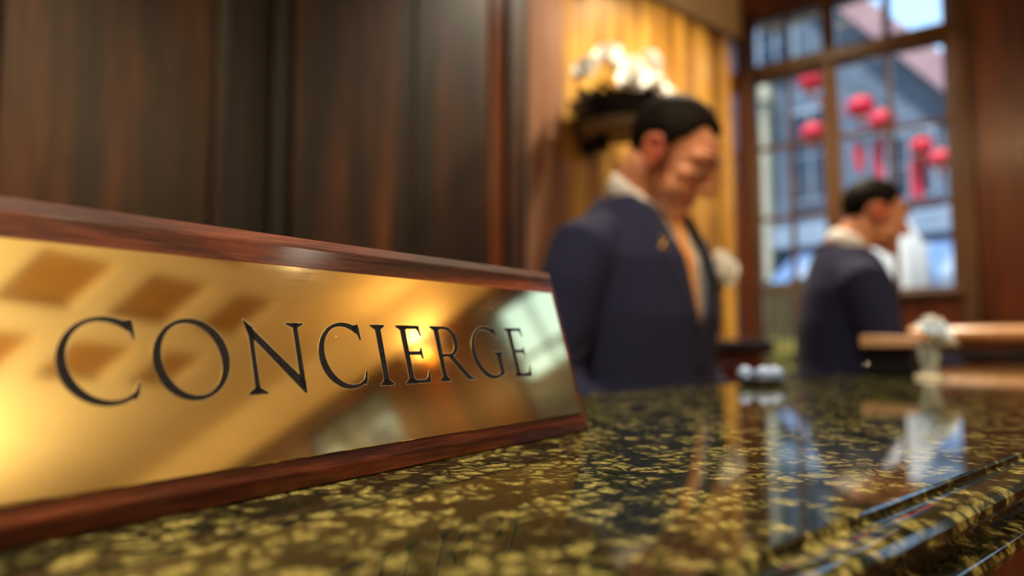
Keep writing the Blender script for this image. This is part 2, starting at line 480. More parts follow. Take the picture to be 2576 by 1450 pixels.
# ceiling with recessed coffers
cx = [(-0.55, -0.15), (0.02, 0.42), (0.585, 0.965), (1.15, 1.53), (1.715, 2.095), (2.28, 2.68), (2.865, 3.20)]
cy = [(-3.17, -2.76), (-2.51, -2.08), (-1.85, -1.42)]
bm = bmesh.new()
xs = sorted({XL - .2, 4.4} | {v for p in cx for v in p}); ys = sorted({YF - .2, YB + .2} | {v for p in cy for v in p})
holes = []
vt = {}
def cv(x, y, z):
    k = (round(x, 4), round(y, 4), z)
    if k not in vt: vt[k] = bm.verts.new((x, y, z))
    return vt[k]
for x0, x1 in zip(xs, xs[1:]):
    for y0, y1 in zip(ys, ys[1:]):
        if (x0, x1) in cx and (y0, y1) in cy:
            holes.append((x0, x1, y0, y1))
            q = [(x0, y0), (x1, y0), (x1, y1), (x0, y1)]
            for (a, b_), (c, d) in zip(q, q[1:] + q[:1]):
                bm.faces.new((cv(a, b_, CEIL), cv(c, d, CEIL), cv(c, d, CEIL + .03), cv(a, b_, CEIL + .03)))
        else:
            bm.faces.new((cv(x0, y0, CEIL), cv(x1, y0, CEIL), cv(x1, y1, CEIL), cv(x0, y1, CEIL)))
ceiling = tag(obj('ceiling', bm, M['cream']), 'cream coffered ceiling above the lobby', 'ceiling', kind='structure')
for x0, x1, y0, y1 in holes:
    boxo('coffer_panel', M['coffer'], ceiling, x0, x1, y0, y1, CEIL + .03, CEIL + .05)
boxo('ceiling_slab', M['cream'], ceiling, XL - .2, 4.4, YF - .2, YB + .2, CEIL + .12, CEIL + .25)

# back wall (staff side) with panelling
wall_back = tag(boxo('wall_back', M['veneer_black'], None, XL - .2, 3.75, YB, YB + .15, 0, CEIL), 'dark panelled wall behind the reception staff', 'wall', kind='structure')
def wpanel(name, m, x0, x1, z0, z1, proud, bev=0.006, par=wall_back):
    return boxo(name, m, par, x0, x1, YB - proud, YB - .001, z0, z1, bev, 2)
for x0, x1 in ((-2.55, -1.30), (-1.08, 0.10), (0.10, 0.64)):
    wpanel('veneer_panel', M['veneer_dark'], x0 + .004, x1 - .004, 0.12, 2.93, 0.055)
wpanel('moulding', M['veneer_dark'], 0.615, 0.650, 0.12, 2.93, 0.085, .012)
wpanel('recess_shade_board', M['veneer_black'], 0.655, 0.80, 0.12, 2.93, 0.012, .003)  # near-black board and moulding paint in the shade of the groove
wpanel('moulding', M['veneer_black'], 0.80, 0.865, 0.12, 2.93, 0.045, .012)
wpanel('veneer_panel', M['veneer_dark'], 0.87, 1.32, 0.12, 2.93, 0.055)
wpanel('veneer_panel', M['veneer_dark'], 1.325, 1.675, 0.12, 2.93, 0.055)
wpanel('stile', M['wood_red'], 1.68, 1.75, 0.12, 2.93, 0.065, .010)
wpanel('stile', M['veneer_dark'], 1.755, 1.86, 0.12, 2.93, 0.085, .012)
wpanel('pilaster', M['veneer_lit'], 1.865, 2.09, 0.12, 2.95, 0.075, .014)
wpanel('pilaster', M['veneer_gold'], 2.10, 2.17, 0.12, 2.95, 0.045, .010)
wpanel('veneer_panel', M['veneer_gold'], 2.18, 2.62, 0.12, 2.93, 0.02)
wpanel('veneer_panel', M['veneer_gold'], 2.625, 3.06, 0.12, 2.93, 0.02)
wpanel('veneer_panel', M['veneer_gold'], 3.065, 3.36, 0.12, 2.93, 0.02)
bm = bmesh.new()
lathe(bm, [(0.045, 0.12), (0.045, 2.93)], 20, (3.44, YB - .02, 0))
obj('half_column', bm, M['veneer_gold'], wall_back, 40)
wpanel('stile', M['wood_red'], 3.50, 3.62, 0.12, 2.93, 0.03, .01)
wpanel('frieze', M['cream'], XL, 3.63, 2.96, CEIL - .002, 0.03, .004)
wpanel('baseboard', M['veneer_black'], XL, 3.63, 0.0, 0.115, 0.09, .01)

# window wall: canted bay with glazed door leaf (left) and sash window (right)
A0, A1 = 0.952, 1.940
AM = 1.512                                # mullion between window and door leaf
TR0, TR1 = 2.712, 2.780                   # transom
wall_window = tag(boxo('wall_window', M['wood_red'], None, 0, A0 - .03, 0, .16, 0, CEIL, xf=wp), 'red mahogany wall beside the paned window', 'wall', kind='structure')
boxo('wall_head', M['wood_red'], wall_window, A0 - .03, WLEN + .03, 0, .16, 3.08, CEIL, xf=wp)
boxo('wall_end', M['wood_red'], wall_window, A1 + .015, WLEN + .10, 0, .16, 0, 3.08, xf=wp)
boxo('wall_below', M['wood_red'], wall_window, A0 - .03, AM, 0, .16, 0, 1.40, xf=wp)
for a0, a1 in ((0.02, 0.40), (0.42, 0.63), (0.65, 0.86)):
    boxo('veneer_panel', M['wood_red'], wall_window, a0, a1, -.018, -.001, 0.14, 2.92, .008, 2, xf=wp)
boxo('architrave', M['frame_wood'], wall_window, 0.865, 0.94, -.035, -.001, 0.0, 3.10, .010, 2, xf=wp)
boxo('frieze', M['wood_red'], wall_window, 0.0, WLEN, -.03, -.001, 3.12, CEIL - .002, .004, xf=wp)
boxo('panel_below_sill', M['wood_red'], wall_window, A0, AM - .03, -.016, -.001, 0.95, 1.36, .008, 2, xf=wp)

def glazing(root, a0, a1, z0, z1, cols, rows_z, fr, tframe, mun, xf, o0=0.03, o1=0.085, stepped=True):
    """outer frame bars, muntins and one pane object for each light"""
    boxo('stile', fr, root, a0, a0 + tframe, o0, o1, z0, z1, .006, 2, xf=xf)
    boxo('stile', fr, root, a1 - tframe, a1, o0, o1, z0, z1, .006, 2, xf=xf)
    boxo('rail', fr, root, a0 + tframe, a1 - tframe, o0, o1, z0, z0 + tframe, .006, 2, xf=xf)
    boxo('rail', fr, root, a0 + tframe, a1 - tframe, o0, o1, z1 - tframe, z1, .006, 2, xf=xf)
    w = (a1 - a0 - 2 * tframe)
    ax = [a0 + tframe + w * k / cols for k in range(cols + 1)]
    for a in ax[1:-1]:
        boxo('muntin', fr, root, a - mun / 2, a + mun / 2, o0 + .008, o1 - .008, z0 + tframe, z1 - tframe, .004, 2, xf=xf)
    zz = [z0 + tframe] + list(rows_z) + [z1 - tframe]
    for z in rows_z:
        boxo('muntin', fr, root, a0 + tframe, a1 - tframe, o0 + .010, o1 - .010, z - mun / 2, z + mun / 2, .004, 2, xf=xf)
    oc = (o0 + o1) / 2
    for c0, c1 in zip(ax, ax[1:]):
        for k, (q0, q1) in enumerate(zip(zz, zz[1:])):
            boxo('pane', M['pane'], root, c0 + .004, c1 - .004, oc - .002, oc + .002, q0 + .004, q1 - .004, xf=xf)

window_1 = tag(empty('window_1'), 'wooden window of small panes behind the far clerk', 'window', kind='structure')
glazing(window_1, A0, AM - .02, 1.405, TR0, 2, [1.862, 2.285], M['frame_wood'], .022, .026, wp)
boxo('sill', M['frame_wood'], window_1, A0 - .02, AM, -.05, .10, 1.375, 1.405, .008, 2, xf=wp)
boxo('transom', M['frame_wood'], window_1, A0 - .03, A1 + .02, 0.0, .11, TR0, TR1, .010, 2, xf=wp)
boxo('mullion', M['frame_wood'], window_1, AM - .02, AM + .02, 0.01, .10, 0.0, 3.08, .008, 2, xf=wp)
glazing(window_1, A0, AM - .02, TR1, 3.08, 2, [], M['frame_wood'], .018, .040, wp)
glazing(window_1, AM + .02, A1, TR1, 3.08, 2, [], M['frame_wood'], .018, .026, wp)
boxo('jamb', M['frame_wood'], window_1, A1, A1 + .02, -.02, .12, 0, 3.10, .006, 2, xf=wp)
boxo('jamb', M['frame_wood'], window_1, A0 - .03, A0, -.01, .12, 1.375, 3.10, .006, 2, xf=wp)

door_1 = tag(empty('door_1'), 'glazed wooden door leaf of small panes left of the window', 'door', kind='structure')
glazing(door_1, AM + .02, A1, 0.75, TR0, 2, [1.44, 1.862, 2.285], M['frame_wood'], .026, .026, wp)
boxo('bottom_panel', M['frame_wood'], door_1, AM + .02, A1, .03, .08, 0.0, 0.75, .008, 2, xf=wp)
bm = bmesh.new(); limb(bm, [(0, 0, 0), (0, -.05, 0), (.10, -.05, 0)], [.008, .008, .007], 10)
dh = obj('handle', bm, M['gold'], door_1, True)
p = wp(Vector((AM + .04, .03, 1.05))); dh.location = p; dh.rotation_euler = (0, 0, math.atan2(WD.y, WD.x))

# right wall, past the edge of the picture (the brass plate mirrors it)
wall_right = tag(boxo('wall_right', M['wood_red'], None, 4.087, 4.25, YF - .2, -2.95, 0, CEIL), 'mahogany wall with tall windows at the end of the lobby', 'wall', kind='structure')
WB = [(-2.95, -2.15), (-1.20, -0.30)]
boxo('wall_pier', M['wood_red'], wall_right, 4.087, 4.25, -2.15, -1.20, 0, CEIL)
boxo('wall_pier', M['wood_red'], wall_right, 4.087, 4.25, -0.30, 0.24, 0, CEIL)
for y0, y1 in WB:
    boxo('wall_below', M['wood_red'], wall_right, 4.087, 4.25, y0, y1, 0, 1.55)
    boxo('wall_head', M['wood_red'], wall_right, 4.087, 4.25, y0, y1, 2.80, CEIL)
boxo('frieze', M['cream'], wall_right, 4.05, 4.086, YF, 0.2, 2.92, CEIL - .002, .004)
for i, (y0, y1) in enumerate(WB):
    w_ = tag(empty('window_%d' % (i + 2)), ['tall paned window at the far end of the lobby', 'tall paned window nearest the counter end of the lobby'][i], 'window', kind='structure')
    xf = lambda c: Vector((4.087 + c.y, c.x, c.z))
    glazing(w_, y0, y1, 1.55, 2.80, 3, [1.97, 2.38], M['frame_wood'], .03, .026, xf)
    boxo('sill', M['frame_wood'], w_, y0 - .03, y1 + .03, -.05, .10, 1.52, 1.55, .006, 2, xf=xf)

tag(boxo('wall_left', M['brown_plaster'], None, XL - .2, XL, YF - .2, YB + .2, 0, CEIL), 'brown wall at the near end of the lobby', 'wall', kind='structure')
wall_front = tag(boxo('wall_front', M['brown_plaster'], None, XL - .2, 4.25, YF - .2, YF, 0, CEIL), 'brown wall across the lobby from the counter', 'wall', kind='structure')

# ---------------------------------------------------------------- lamps
def downlight(x, y, power, color=(1.0, 0.78, 0.5), r=0.06, spread=120, label='', aim=None):
    t = tag(empty('ceiling_downlight', (x, y, CEIL)), label, 'downlight', 'recessed ceiling downlights')
    bm = bmesh.new(); lathe(bm, [(r + .002, -.001), (r + .022, -.001), (r + .022, -.008), (r + .004, -.012), (r + .002, -.001)], 28, cap=False)
    obj('ring', bm, M['lamp_ring'], t, 40)
    bm = bmesh.new(); lathe(bm, [(0, -.006), (r * .6, -.0055), (r + .003, -.002)], 28, cap=False)
    obj('lens', bm, M['lamp_glow'], t, True)
    ld = bpy.data.lights.new('downlight_beam', 'AREA')
    ld.shape = 'DISK'; ld.size = 2 * r; ld.energy = power; ld.color = color; ld.spread = R(spread)
    lo = bpy.data.objects.new('downlight_beam', ld); COL.objects.link(lo); lo.parent = t
    lo.location = (0, 0, -.016)
    if aim: lo.rotation_euler = (Vector(aim) - Vector((x, y, CEIL))).to_track_quat('-Z', 'Y').to_euler()
    return t
downlight(2.30, 1.48, 30, (1.0, .86, .64), label='ceiling downlight washing the golden wall above the flower bowl')
downlight(2.98, 1.58, 24, (1.0, .80, .50), label='ceiling downlight washing the golden wall beside the window')
downlight(1.25, -1.10, 12, r=.09, label='ceiling downlight over the lobby before the counter')
downlight(2.90, -1.54, 20, (1.0, .90, .74), r=.13, label='large ceiling downlight near the end windows of the lobby')
downlight(0.20, 0.20, 28, (1.0, .84, .62), r=.07, label='added unseen downlight straight above the desk sign')  # added fill lamp, unseen, brightens the ledge, sign and faces
def fill_pendant(x, y, z, power, label, color=(1.0, .86, .64)):  # added fill lamps, out of view, to brighten the ceiling and room
    """added unseen bowl lamp that throws most of its light onto the ceiling"""
    t = tag(empty('fill_pendant_lamp', (x, y, z)), label, 'lamp', 'added unseen bowl lamps in the lobby')
    bm = bmesh.new(); lathe(bm, [(0, -.09), (.09, -.085), (.17, -.05), (.21, 0), (.205, .002), (.165, -.045), (.085, -.078), (0, -.082)], 32, cap=False)
    obj('bowl', bm, OPAL, t, True)
    bm = bmesh.new(); limb(bm, [(0, 0, -.08), (0, 0, CEIL - z - .02)], [.008, .008], 10); obj('rod', bm, M['lamp_ring'], t, True)
    bm = bmesh.new(); lathe(bm, [(0, CEIL - z - .03), (.06, CEIL - z - .025), (.07, CEIL - z - .001), (0, CEIL - z - .001)], 24, cap=False); obj('canopy', bm, M['lamp_ring'], t, 40)
    ld = bpy.data.lights.new('bowl_fill_light', 'AREA'); ld.shape = 'DISK'; ld.size = .30; ld.energy = power; ld.color = color
    lo = bpy.data.objects.new('bowl_fill_light', ld); COL.objects.link(lo); lo.parent = t; lo.location = (0, 0, -.03); lo.rotation_euler = (PI, 0, 0)
OPAL = mat('opal glass bowl', (0.9, 0.8, 0.6), 0.4, emit=(1.0, .74, .42), estr=2.5)[0]
fill_pendant(0.20, -2.60, 2.45, 108, 'added unseen bowl lamp lighting the ceiling, middle of the lobby')
fill_pendant(-1.20, -0.60, 2.45, 70, 'added unseen bowl lamp lighting the ceiling, near end of the counter')
fill_pendant(1.60, -4.30, 2.45, 85, 'added unseen bowl lamp lighting the ceiling, far across the lobby')

# wall sconce on the window wall pier, out of the left frame edge of the mahogany panel
def sconce(x, y, z, rz, label, power):
    t = tag(empty('wall_sconce', (x, y, z), rz), label, 'wall lamp')
    boxo('back_plate', M['gold'], t, -.03, .03, -.012, -.002, -.10, .06, .004, 2)
    bm = bmesh.new(); limb(bm, [(0, -.01, -.06), (0, -.07, -.075), (0, -.10, -.03)], [.006, .006, .006], 10)
    obj('arm', bm, M['gold'], t, True)
    bm = bmesh.new(); lathe(bm, [(.065, 0.0), (.05, .12), (.047, .12), (.062, 0.0), (.065, 0.0)], 28, (0, -.10, -.02), cap=False)
    obj('shade', bm, SHADE, t, 40)
    bm = bmesh.new(); ell(bm, (0, -.10, .035), (.018, .018, .028))
    obj('bulb', bm, BULB, t, True)
    ld = bpy.data.lights.new('sconce_light', 'POINT'); ld.energy = power; ld.color = (1.0, .68, .34); ld.shadow_soft_size = .03
    lo = bpy.data.objects.new('sconce_light', ld); COL.objects.link(lo); lo.parent = t; lo.location = (0, -.10, .095)
SHADE = mat('parchment lampshade', (0.85, 0.68, 0.42), 0.7, emit=(1.0, .66, .32), estr=1.2)[0]
BULB = mat('bulb', (1, .9, .7), 0.4, emit=(1.0, .80, .5), estr=6)[0]
sconce(4.048, -1.68, 2.78, R(-90), 'small brass wall lamp with parchment shade between the lobby windows', 9)

# ================================================================ COUNTER
counter = tag(empty('reception_counter', (0, 0, 0)), 'reception counter with polished green black granite ledge and moulded edge', 'counter')
prof = [(0.0890, 1.1000), (0.0882, 1.0992), (0.0878, 1.0975), (0.0868, 1.0968), (0.0790, 1.0966), (0.0762, 1.0958), (0.0745, 1.0940), (0.0742, 1.0915), (0.0752, 1.0895),
        (0.0790, 1.0880), (0.0830, 1.0862), (0.0842, 1.0835), (0.0835, 1.0812), (0.0800, 1.0800), (0.0768, 1.0795), (0.0745, 1.0780), (0.0735, 1.0755), (0.0742, 1.0728), (0.0765, 1.0710),
        (0.0820, 1.0695), (0.0860, 1.0660), (0.0870, 1.0600), (0.4450, 1.0600), (0.4490, 1.0640), (0.4490, 1.0960), (0.4450, 1.1000)]
bm = bmesh.new(); extrude_profile(bm, prof, -2.45, 2.84)
obj('granite_ledge', bm, M['granite'], counter, 30)
boxo('body', M['counter_wood'], counter, -2.43, 2.84, 0.13, 0.41, 0.0, 1.06)
for k in range(8):
    x0 = -2.40 + k * 0.655
    boxo('front_panel', M['counter_wood'], counter, x0 + .02, x0 + .635, 0.108, 0.13, 0.12, 0.98, .008, 2)
boxo('plinth', M['veneer_black'], counter, -2.43, 2.84, 0.10, 0.13, 0.0, 0.10, .004)
boxo('desk_top', M['counter_wood'], counter, -2.0, 2.84, 0.41, 0.74, 0.735, 0.765, .005, 2)
for x0 in (-1.9, -0.6, 0.7, 2.0):
    boxo('desk_leg', M['counter_wood'], counter, x0, x0 + .06, 0.66, 0.72, 0.0, 0.735, .004)

ret = tag(empty('return_counter', (2.87, 0, 0)), 'mahogany return counter with tan rounded rail at the right edge', 'counter')
boxo('body', M['wood_red'], ret, 0.0, 0.30, -0.6, 0.985, 0.0, 1.141)
bm = bmesh.new()
rail = [(-.030 + .030 * (1 - math.sin(PI * k / 10)), 1.172 - .032 * math.cos(PI * k / 10)) for k in range(11)] + [(.32, 1.204), (.32, 1.140)]
vs0 = [bm.verts.new((x, -0.62, z)) for x, z in rail]; vs1 = [bm.verts.new((x, 1.0, z)) for x, z in rail]
for i in range(len(rail)):
    j = (i + 1) % len(rail); bm.faces.new((vs0[i], vs0[j], vs1[j], vs1[i]))
bm.faces.new(vs0); bm.faces.new(vs1)
obj('rail', bm, M['tan_wood'], ret, 50)
for y0 in (-.58, -.06, .46):
    boxo('side_panel', M['wood_red'], ret, -.014, 0.0, y0, y0 + .48, .14, 1.03, .006, 2)
boxo('bead', M['veneer_black'], ret, -.018, 0.0, -.6, .985, 1.078, 1.118, .006, 2)

# ================================================================ NAMEPLATE
# local frame: x along the plate (0 at the right end), y away from the reader, z up
TILT = R(16.1); LEN = 0.311; HT = 0.0937
np_root = tag(empty('desk_nameplate', (0.2845, 0.2669, 1.10), R(12.85)), 'wedge shaped mahogany desk sign with engraved brass plate on the granite ledge', 'sign')
ct, st = math.cos(TILT), math.sin(TILT)
def fp(s, t, h=0.0):                     # point on the slanted face: s along, t up the slope, h proud of it
    return Vector((s, t * st - h * ct, t * ct + h * st))
bm = bmesh.new()
ch, pr_ = 0.0052, 0.0026
o4 = [fp(-LEN, 0), fp(0, 0), fp(0, HT), fp(-LEN, HT)]
i4 = [fp(-LEN + ch, ch, pr_), fp(-ch, ch, pr_), fp(-ch, HT - ch, pr_), fp(-LEN + ch, HT - ch, pr_)]
top_y = HT * st; top_z = HT * ct
b4 = [Vector((-LEN, 0.060, 0)), Vector((0, 0.060, 0)), Vector((0, top_y + .012, top_z - .003)), Vector((-LEN, top_y + .012, top_z - .003))]
vo = [bm.verts.new(v) for v in o4]; vi = [bm.verts.new(v) for v in i4]; vb = [bm.verts.new(v) for v in b4]
bm.faces.new(vi)
for i in range(4):
    j = (i + 1) % 4
    bm.faces.new((vo[i], vo[j], vi[j], vi[i]))
    bm.faces.new((vb[i], vb[j], vo[j], vo[i]))
bm.faces.new(vb)
bmesh.ops.bevel(bm, geom=bm.edges[:], offset=0.0007, segments=2, profile=0.5, affect='EDGES')
obj('wooden_block', bm, M['plaque_wood'], np_root)
bm = bmesh.new()
def fbox(bm, s0, s1, t0, t1, h0, h1, bev=0.0):
    vs = box(bm, s0, s1, t0, t1, h0, h1, bev, 2)
    for v in vs: v.co = fp(v.co.x, v.co.y, v.co.z)
fbox(bm, -LEN + .0088, -.0088, .0100, .0797, pr_ - .0004, pr_ + .0009, .0003)
plate = obj('brass_plate', bm, M['brass'], np_root)
plate['label'] = 'polished brass plate engraved CONCIERGE'
HP = pr_ + .0009

class Glyph:
    """engraved roman capital: black fill on a flat pale rim that paints the edge glint (mm)"""
    def __init__(s): s.polys = []
    def poly(s, pts): s.polys.append([Vector(p) for p in pts]); return s
    def band(s, outer, inner):
        for i in range(len(outer) - 1):
            s.polys.append([Vector(outer[i]), Vector(outer[i + 1]), Vector(inner[i + 1]), Vector(inner[i])])
        return s
    def stem(s, x0, x1, y0, y1, foot=True, head=True, ext=2.3):
        """straight stem with slightly cupped sides and bracketed hairline serifs"""
        m = (y0 + y1) / 2
        s.poly([(x0, y0), (x1, y0), (x1 - .12, m), (x1, y1), (x0, y1), (x0 + .12, m)])
        if foot:
            s.poly([(x0 - ext, y0), (x1 + ext, y0), (x1 + ext, y0 + .35), (x1 + .7, y0 + .8), (x1, y0 + 2.2), (x0, y0 + 2.2), (x0 - .7, y0 + .8), (x0 - ext, y0 + .35)])
        if head:
            s.poly([(x0 - ext, y1), (x1 + ext, y1), (x1 + ext, y1 - .45), (x1 + .6, y1 - .8), (x1, y1 - 1.8), (x0, y1 - 1.8), (x0 - .6, y1 - .8), (x0 - ext, y1 - .45)])
        return s

def arc(cx, cy, rx, ry, a0, a1, thick, thin, n=40, ax=R(22)):
    out, inn = [], []
    for i in range(n + 1):
        a = a0 + (a1 - a0) * i / n
        x, y = cx + rx * math.cos(a), cy + ry * math.sin(a)
        nx, ny = math.cos(a) / rx, math.sin(a) / ry
        l = math.hypot(nx, ny); nx /= l; ny /= l
        th = thin + (thick - thin) * abs(math.cos(a - ax)) ** 1.6
        out.append((x, y)); inn.append((x - nx * th, y - ny * th))
    return out, inn
TH, TN = 2.9, 1.25
def g_C(w=21.6):
    g = Glyph(); o, i = arc(13, 12.6, 13, 13.0, R(60), R(300), TH, TN); g.band(o, i)
    x, y = o[0]; xi, yi = i[0]
    g.poly([(x, y), (x - 1.2, y + .35), (w - 1.1, 24.9), (w - .9, 24.6), (xi, yi)])
    g.poly([(w - 4.2, 24.4), (w - 1.1, 24.95), (w - .75, 23.5), (w - .55, 18.7), (w - 1.15, 18.7), (w - 1.9, 21.0), (w - 3.2, 22.3), (xi, yi)])
    x, y = o[-1]; xi, yi = i[-1]
    g.poly([(xi, yi), (x, y), (w - 1.7, 1.0), (w - 1.1, 2.2), (w - 2.6, 2.5)])
    g.poly([(w - 3.2, 1.9), (w - 1.7, .85), (w - .6, 2.6), (w - .1, 6.2), (w - .65, 6.2), (w - 1.5, 3.7)])
    return g
def g_O(w=24.6):
    g = Glyph(); o, i = arc(w / 2, 12.5, w / 2, 13.1, 0, 2 * PI, 3.0, 1.3, 64); return g.band(o, i)
def g_N():
    g = Glyph(); g.stem(3.3, 5.3, 0, 23.5, True, False, 2.6)
    g.poly([(1.9, 25.6), (2.3, 25.7), (5.4, 22.9), (5.3, 18.5), (3.3, 20.5), (3.3, 23.4)])
    g.poly([(1.9, 25.6), (2.4, 25.6), (23.4, 3.6), (23.2, -.6), (22.7, -.7), (3.6, 20.6)])
    g.poly([(21.3, 3.0), (23.3, -.6), (23.3, 25), (21.3, 25)])
    g.poly([(18.3, 25), (26.0, 25), (26.0, 24.55), (24.0, 24.2), (23.3, 23.2), (21.3, 23.2), (20.6, 24.2), (18.3, 24.55)])
    return g
def g_I(): return Glyph().stem(2.6, 5.5, 0, 25)
def g_E(w=14.4):
    g = Glyph().stem(2.5, 5.4, 0, 25, True, True, 2.2)
    g.poly([(5, 25), (w - .7, 25), (w - .5, 24.2), (w - 1.2, 23.7), (5, 23.7)])
    g.poly([(w - 2.6, 23.8), (w - .7, 25), (w - .3, 20.6), (w - .8, 20.6), (w - 1.3, 22.6)])
    g.poly([(5, 13.6), (w - 2.0, 13.6), (w - 2.0, 12.3), (5, 12.3)])
    g.poly([(w - 2.9, 13.2), (w - 1.8, 15.1), (w - 1.4, 15.1), (w - 1.3, 10.6), (w - 1.7, 10.6), (w - 2.6, 12.5)])
    g.poly([(5, 0), (w + .3, 0), (w + .1, 1.0), (w - .6, 1.35), (5, 1.35)])
    g.poly([(w - 2.4, 1.2), (w + .3, 0), (w + 1.0, 5.0), (w + .5, 5.0), (w - .7, 2.4)])
    return g
def g_R():
    g = Glyph().stem(2.5, 5.4, 0, 25, True, True, 2.2)
    g.poly([(5, 25), (10, 25), (10, 23.8), (5, 23.8)])
    o, i = arc(9.6, 18.0, 7.4, 7.0, R(90), R(-90), 2.8, 1.2, 24, R(5)); g.band(o, i)
    g.poly([(5, 12.2), (9.8, 12.2), (9.8, 11.0), (5, 11.0)])
    g.poly([(8.2, 11.6), (11.6, 12.0), (20.8, 2.1), (22.6, .9), (25.4, .35), (25.4, 0), (20.4, 0), (18.4, .6)])
    return g
def g_G(w=23.6):
    g = Glyph(); o, i = arc(13, 12.6, 13, 13.0, R(60), R(292), TH, TN); g.band(o, i)
    x, y = o[0]; xi, yi = i[0]
    g.poly([(x, y), (x - 1.2, y + .35), (20.6, 24.9), (20.9, 24.0), (xi, yi)])
    g.poly([(17.6, 24.4), (20.6, 24.9), (21.2, 20.4), (20.6, 20.3), (19.6, 21.9), (xi, yi)])
    g.poly([(18.6, 1.2), (20.6, 1.6), (21.5, 2.1), (21.5, 12.2), (18.6, 12.2)])
    x, y = o[-1]; xi, yi = i[-1]
    g.poly([(xi, yi), (x, y), (20.9, 1.5), (21.5, 2.3), (18.6, 3.0)])
    g.poly([(16.2, 12.6), (23.9, 12.6), (23.9, 12.2), (22.2, 11.8), (21.5, 10.8), (18.6, 10.8), (17.9, 11.8), (16.2, 12.2)])
    return g

def letter(g, s0, ch_):
    bm = bmesh.new()
    def add(pts, h, grow, mi):
        c = Vector((sum(p[0] for p in pts) / len(pts), sum(p[1] for p in pts) / len(pts)))
        area = sum(pts[i][0] * pts[(i + 1) % len(pts)][1] - pts[(i + 1) % len(pts)][0] * pts[i][1] for i in range(len(pts)))
        if area < 0: pts = pts[::-1]
        q = []
        n = len(pts)
        for k in range(n):
            p0, p1, p2 = Vector(pts[k - 1]), Vector(pts[k]), Vector(pts[(k + 1) % n])
            e1 = (p1 - p0); e2 = (p2 - p1)
            n1 = Vector((e1.y, -e1.x)).normalized() if e1.length > 1e-6 else Vector((0, 0))
            n2 = Vector((e2.y, -e2.x)).normalized() if e2.length > 1e-6 else Vector((0, 0))
            d = n1 + n2
            d = d.normalized() if d.length > 1e-4 else n1
            q.append(p1 + d * grow)
        lo = [bm.verts.new(fp((s0 + p.x) / 1000, (32.7 + p.y) / 1000, HP - .0002)) for p in q]
        hi = [bm.verts.new(fp((s0 + p.x) / 1000, (32.7 + p.y) / 1000, HP + h)) for p in q]
        f = bm.faces.new(hi); f.material_index = mi
        for k in range(n):
            f = bm.faces.new((lo[k], lo[(k + 1) % n], hi[(k + 1) % n], hi[k])); f.material_index = mi
    for p in g.polys:
        add(p, .00006, .26, 1)
        add(p, .00014, 0.0, 0)
    bmesh.ops.triangulate(bm, faces=[f for f in bm.faces if len(f.verts) > 4])
    o = obj('letter', bm, [M['ink'], M['brass_glint']], plate)
    o['label'] = 'engraved black letter ' + ch_
for ch_, g, s0 in (('C', g_C(), -263.0), ('O', g_O(), -237.6), ('N', g_N(), -208.6), ('C', g_C(), -177.8), ('I', g_I(), -151.0), ('E', g_E(), -137.0),
                   ('R', g_R(), -116.6), ('G', g_G(), -91.0), ('E', g_E(), -62.0)):
    letter(g, s0, ch_)
boxo('felt_base', mat('black felt', (0.008, 0.008, 0.008), 0.95)[0], np_root, -LEN + .003, -.003, .003, .057, 0.0002, .0018)
np_root.location.z = 1.1

# ================================================================ PEOPLE
def hand(bm, w, f, nrm, side, curl=0.35, xf=None):
    """palm + four fingers + thumb; w wrist, f finger direction, nrm towards the palm side, side towards the thumb"""
    w, f, nrm, side = Vector(w), Vector(f).normalized(), Vector(nrm).normalized(), Vector(side).normalized()
    offs = [(.030, .070, .0088, (.040, .026, .020)), (.010, .076, .0092, (.045, .029, .021)), (-.010, .073, .0090, (.041, .027, .020)), (-.029, .064, .0080, (.032, .021, .018))]
    for so, ln, r, seg in offs:
        k = w + f * (.092 + (ln - .07) * .8) + side * so
        limb(bm, [w + side * so * .55 + f * .005, w + f * .05 + side * so * .95, k], [.017, .016, .0125], 10)
        p = k; d = f.copy(); pts = [p]; a = curl * .6
        for sl in seg:
            d = (f * math.cos(a) + nrm * math.sin(a)).normalized()
            p = p + d * sl; pts.append(p); a += curl
        limb(bm, pts, [r * 1.12, r * 1.02, r * .92, r * .78], 10)
    t0 = w + f * .022 + side * .022
    t1 = t0 + (f * .55 + side * .75 + nrm * .25).normalized() * .042
    t2 = t1 + (f * .85 + side * .40 + nrm * .30).normalized() * .033
    t3 = t2 + (f * .95 + side * .10 + nrm * .35).normalized() * .026
    limb(bm, [t0, t1, t2, t3], [.016, .0125, .0110, .0090], 10)

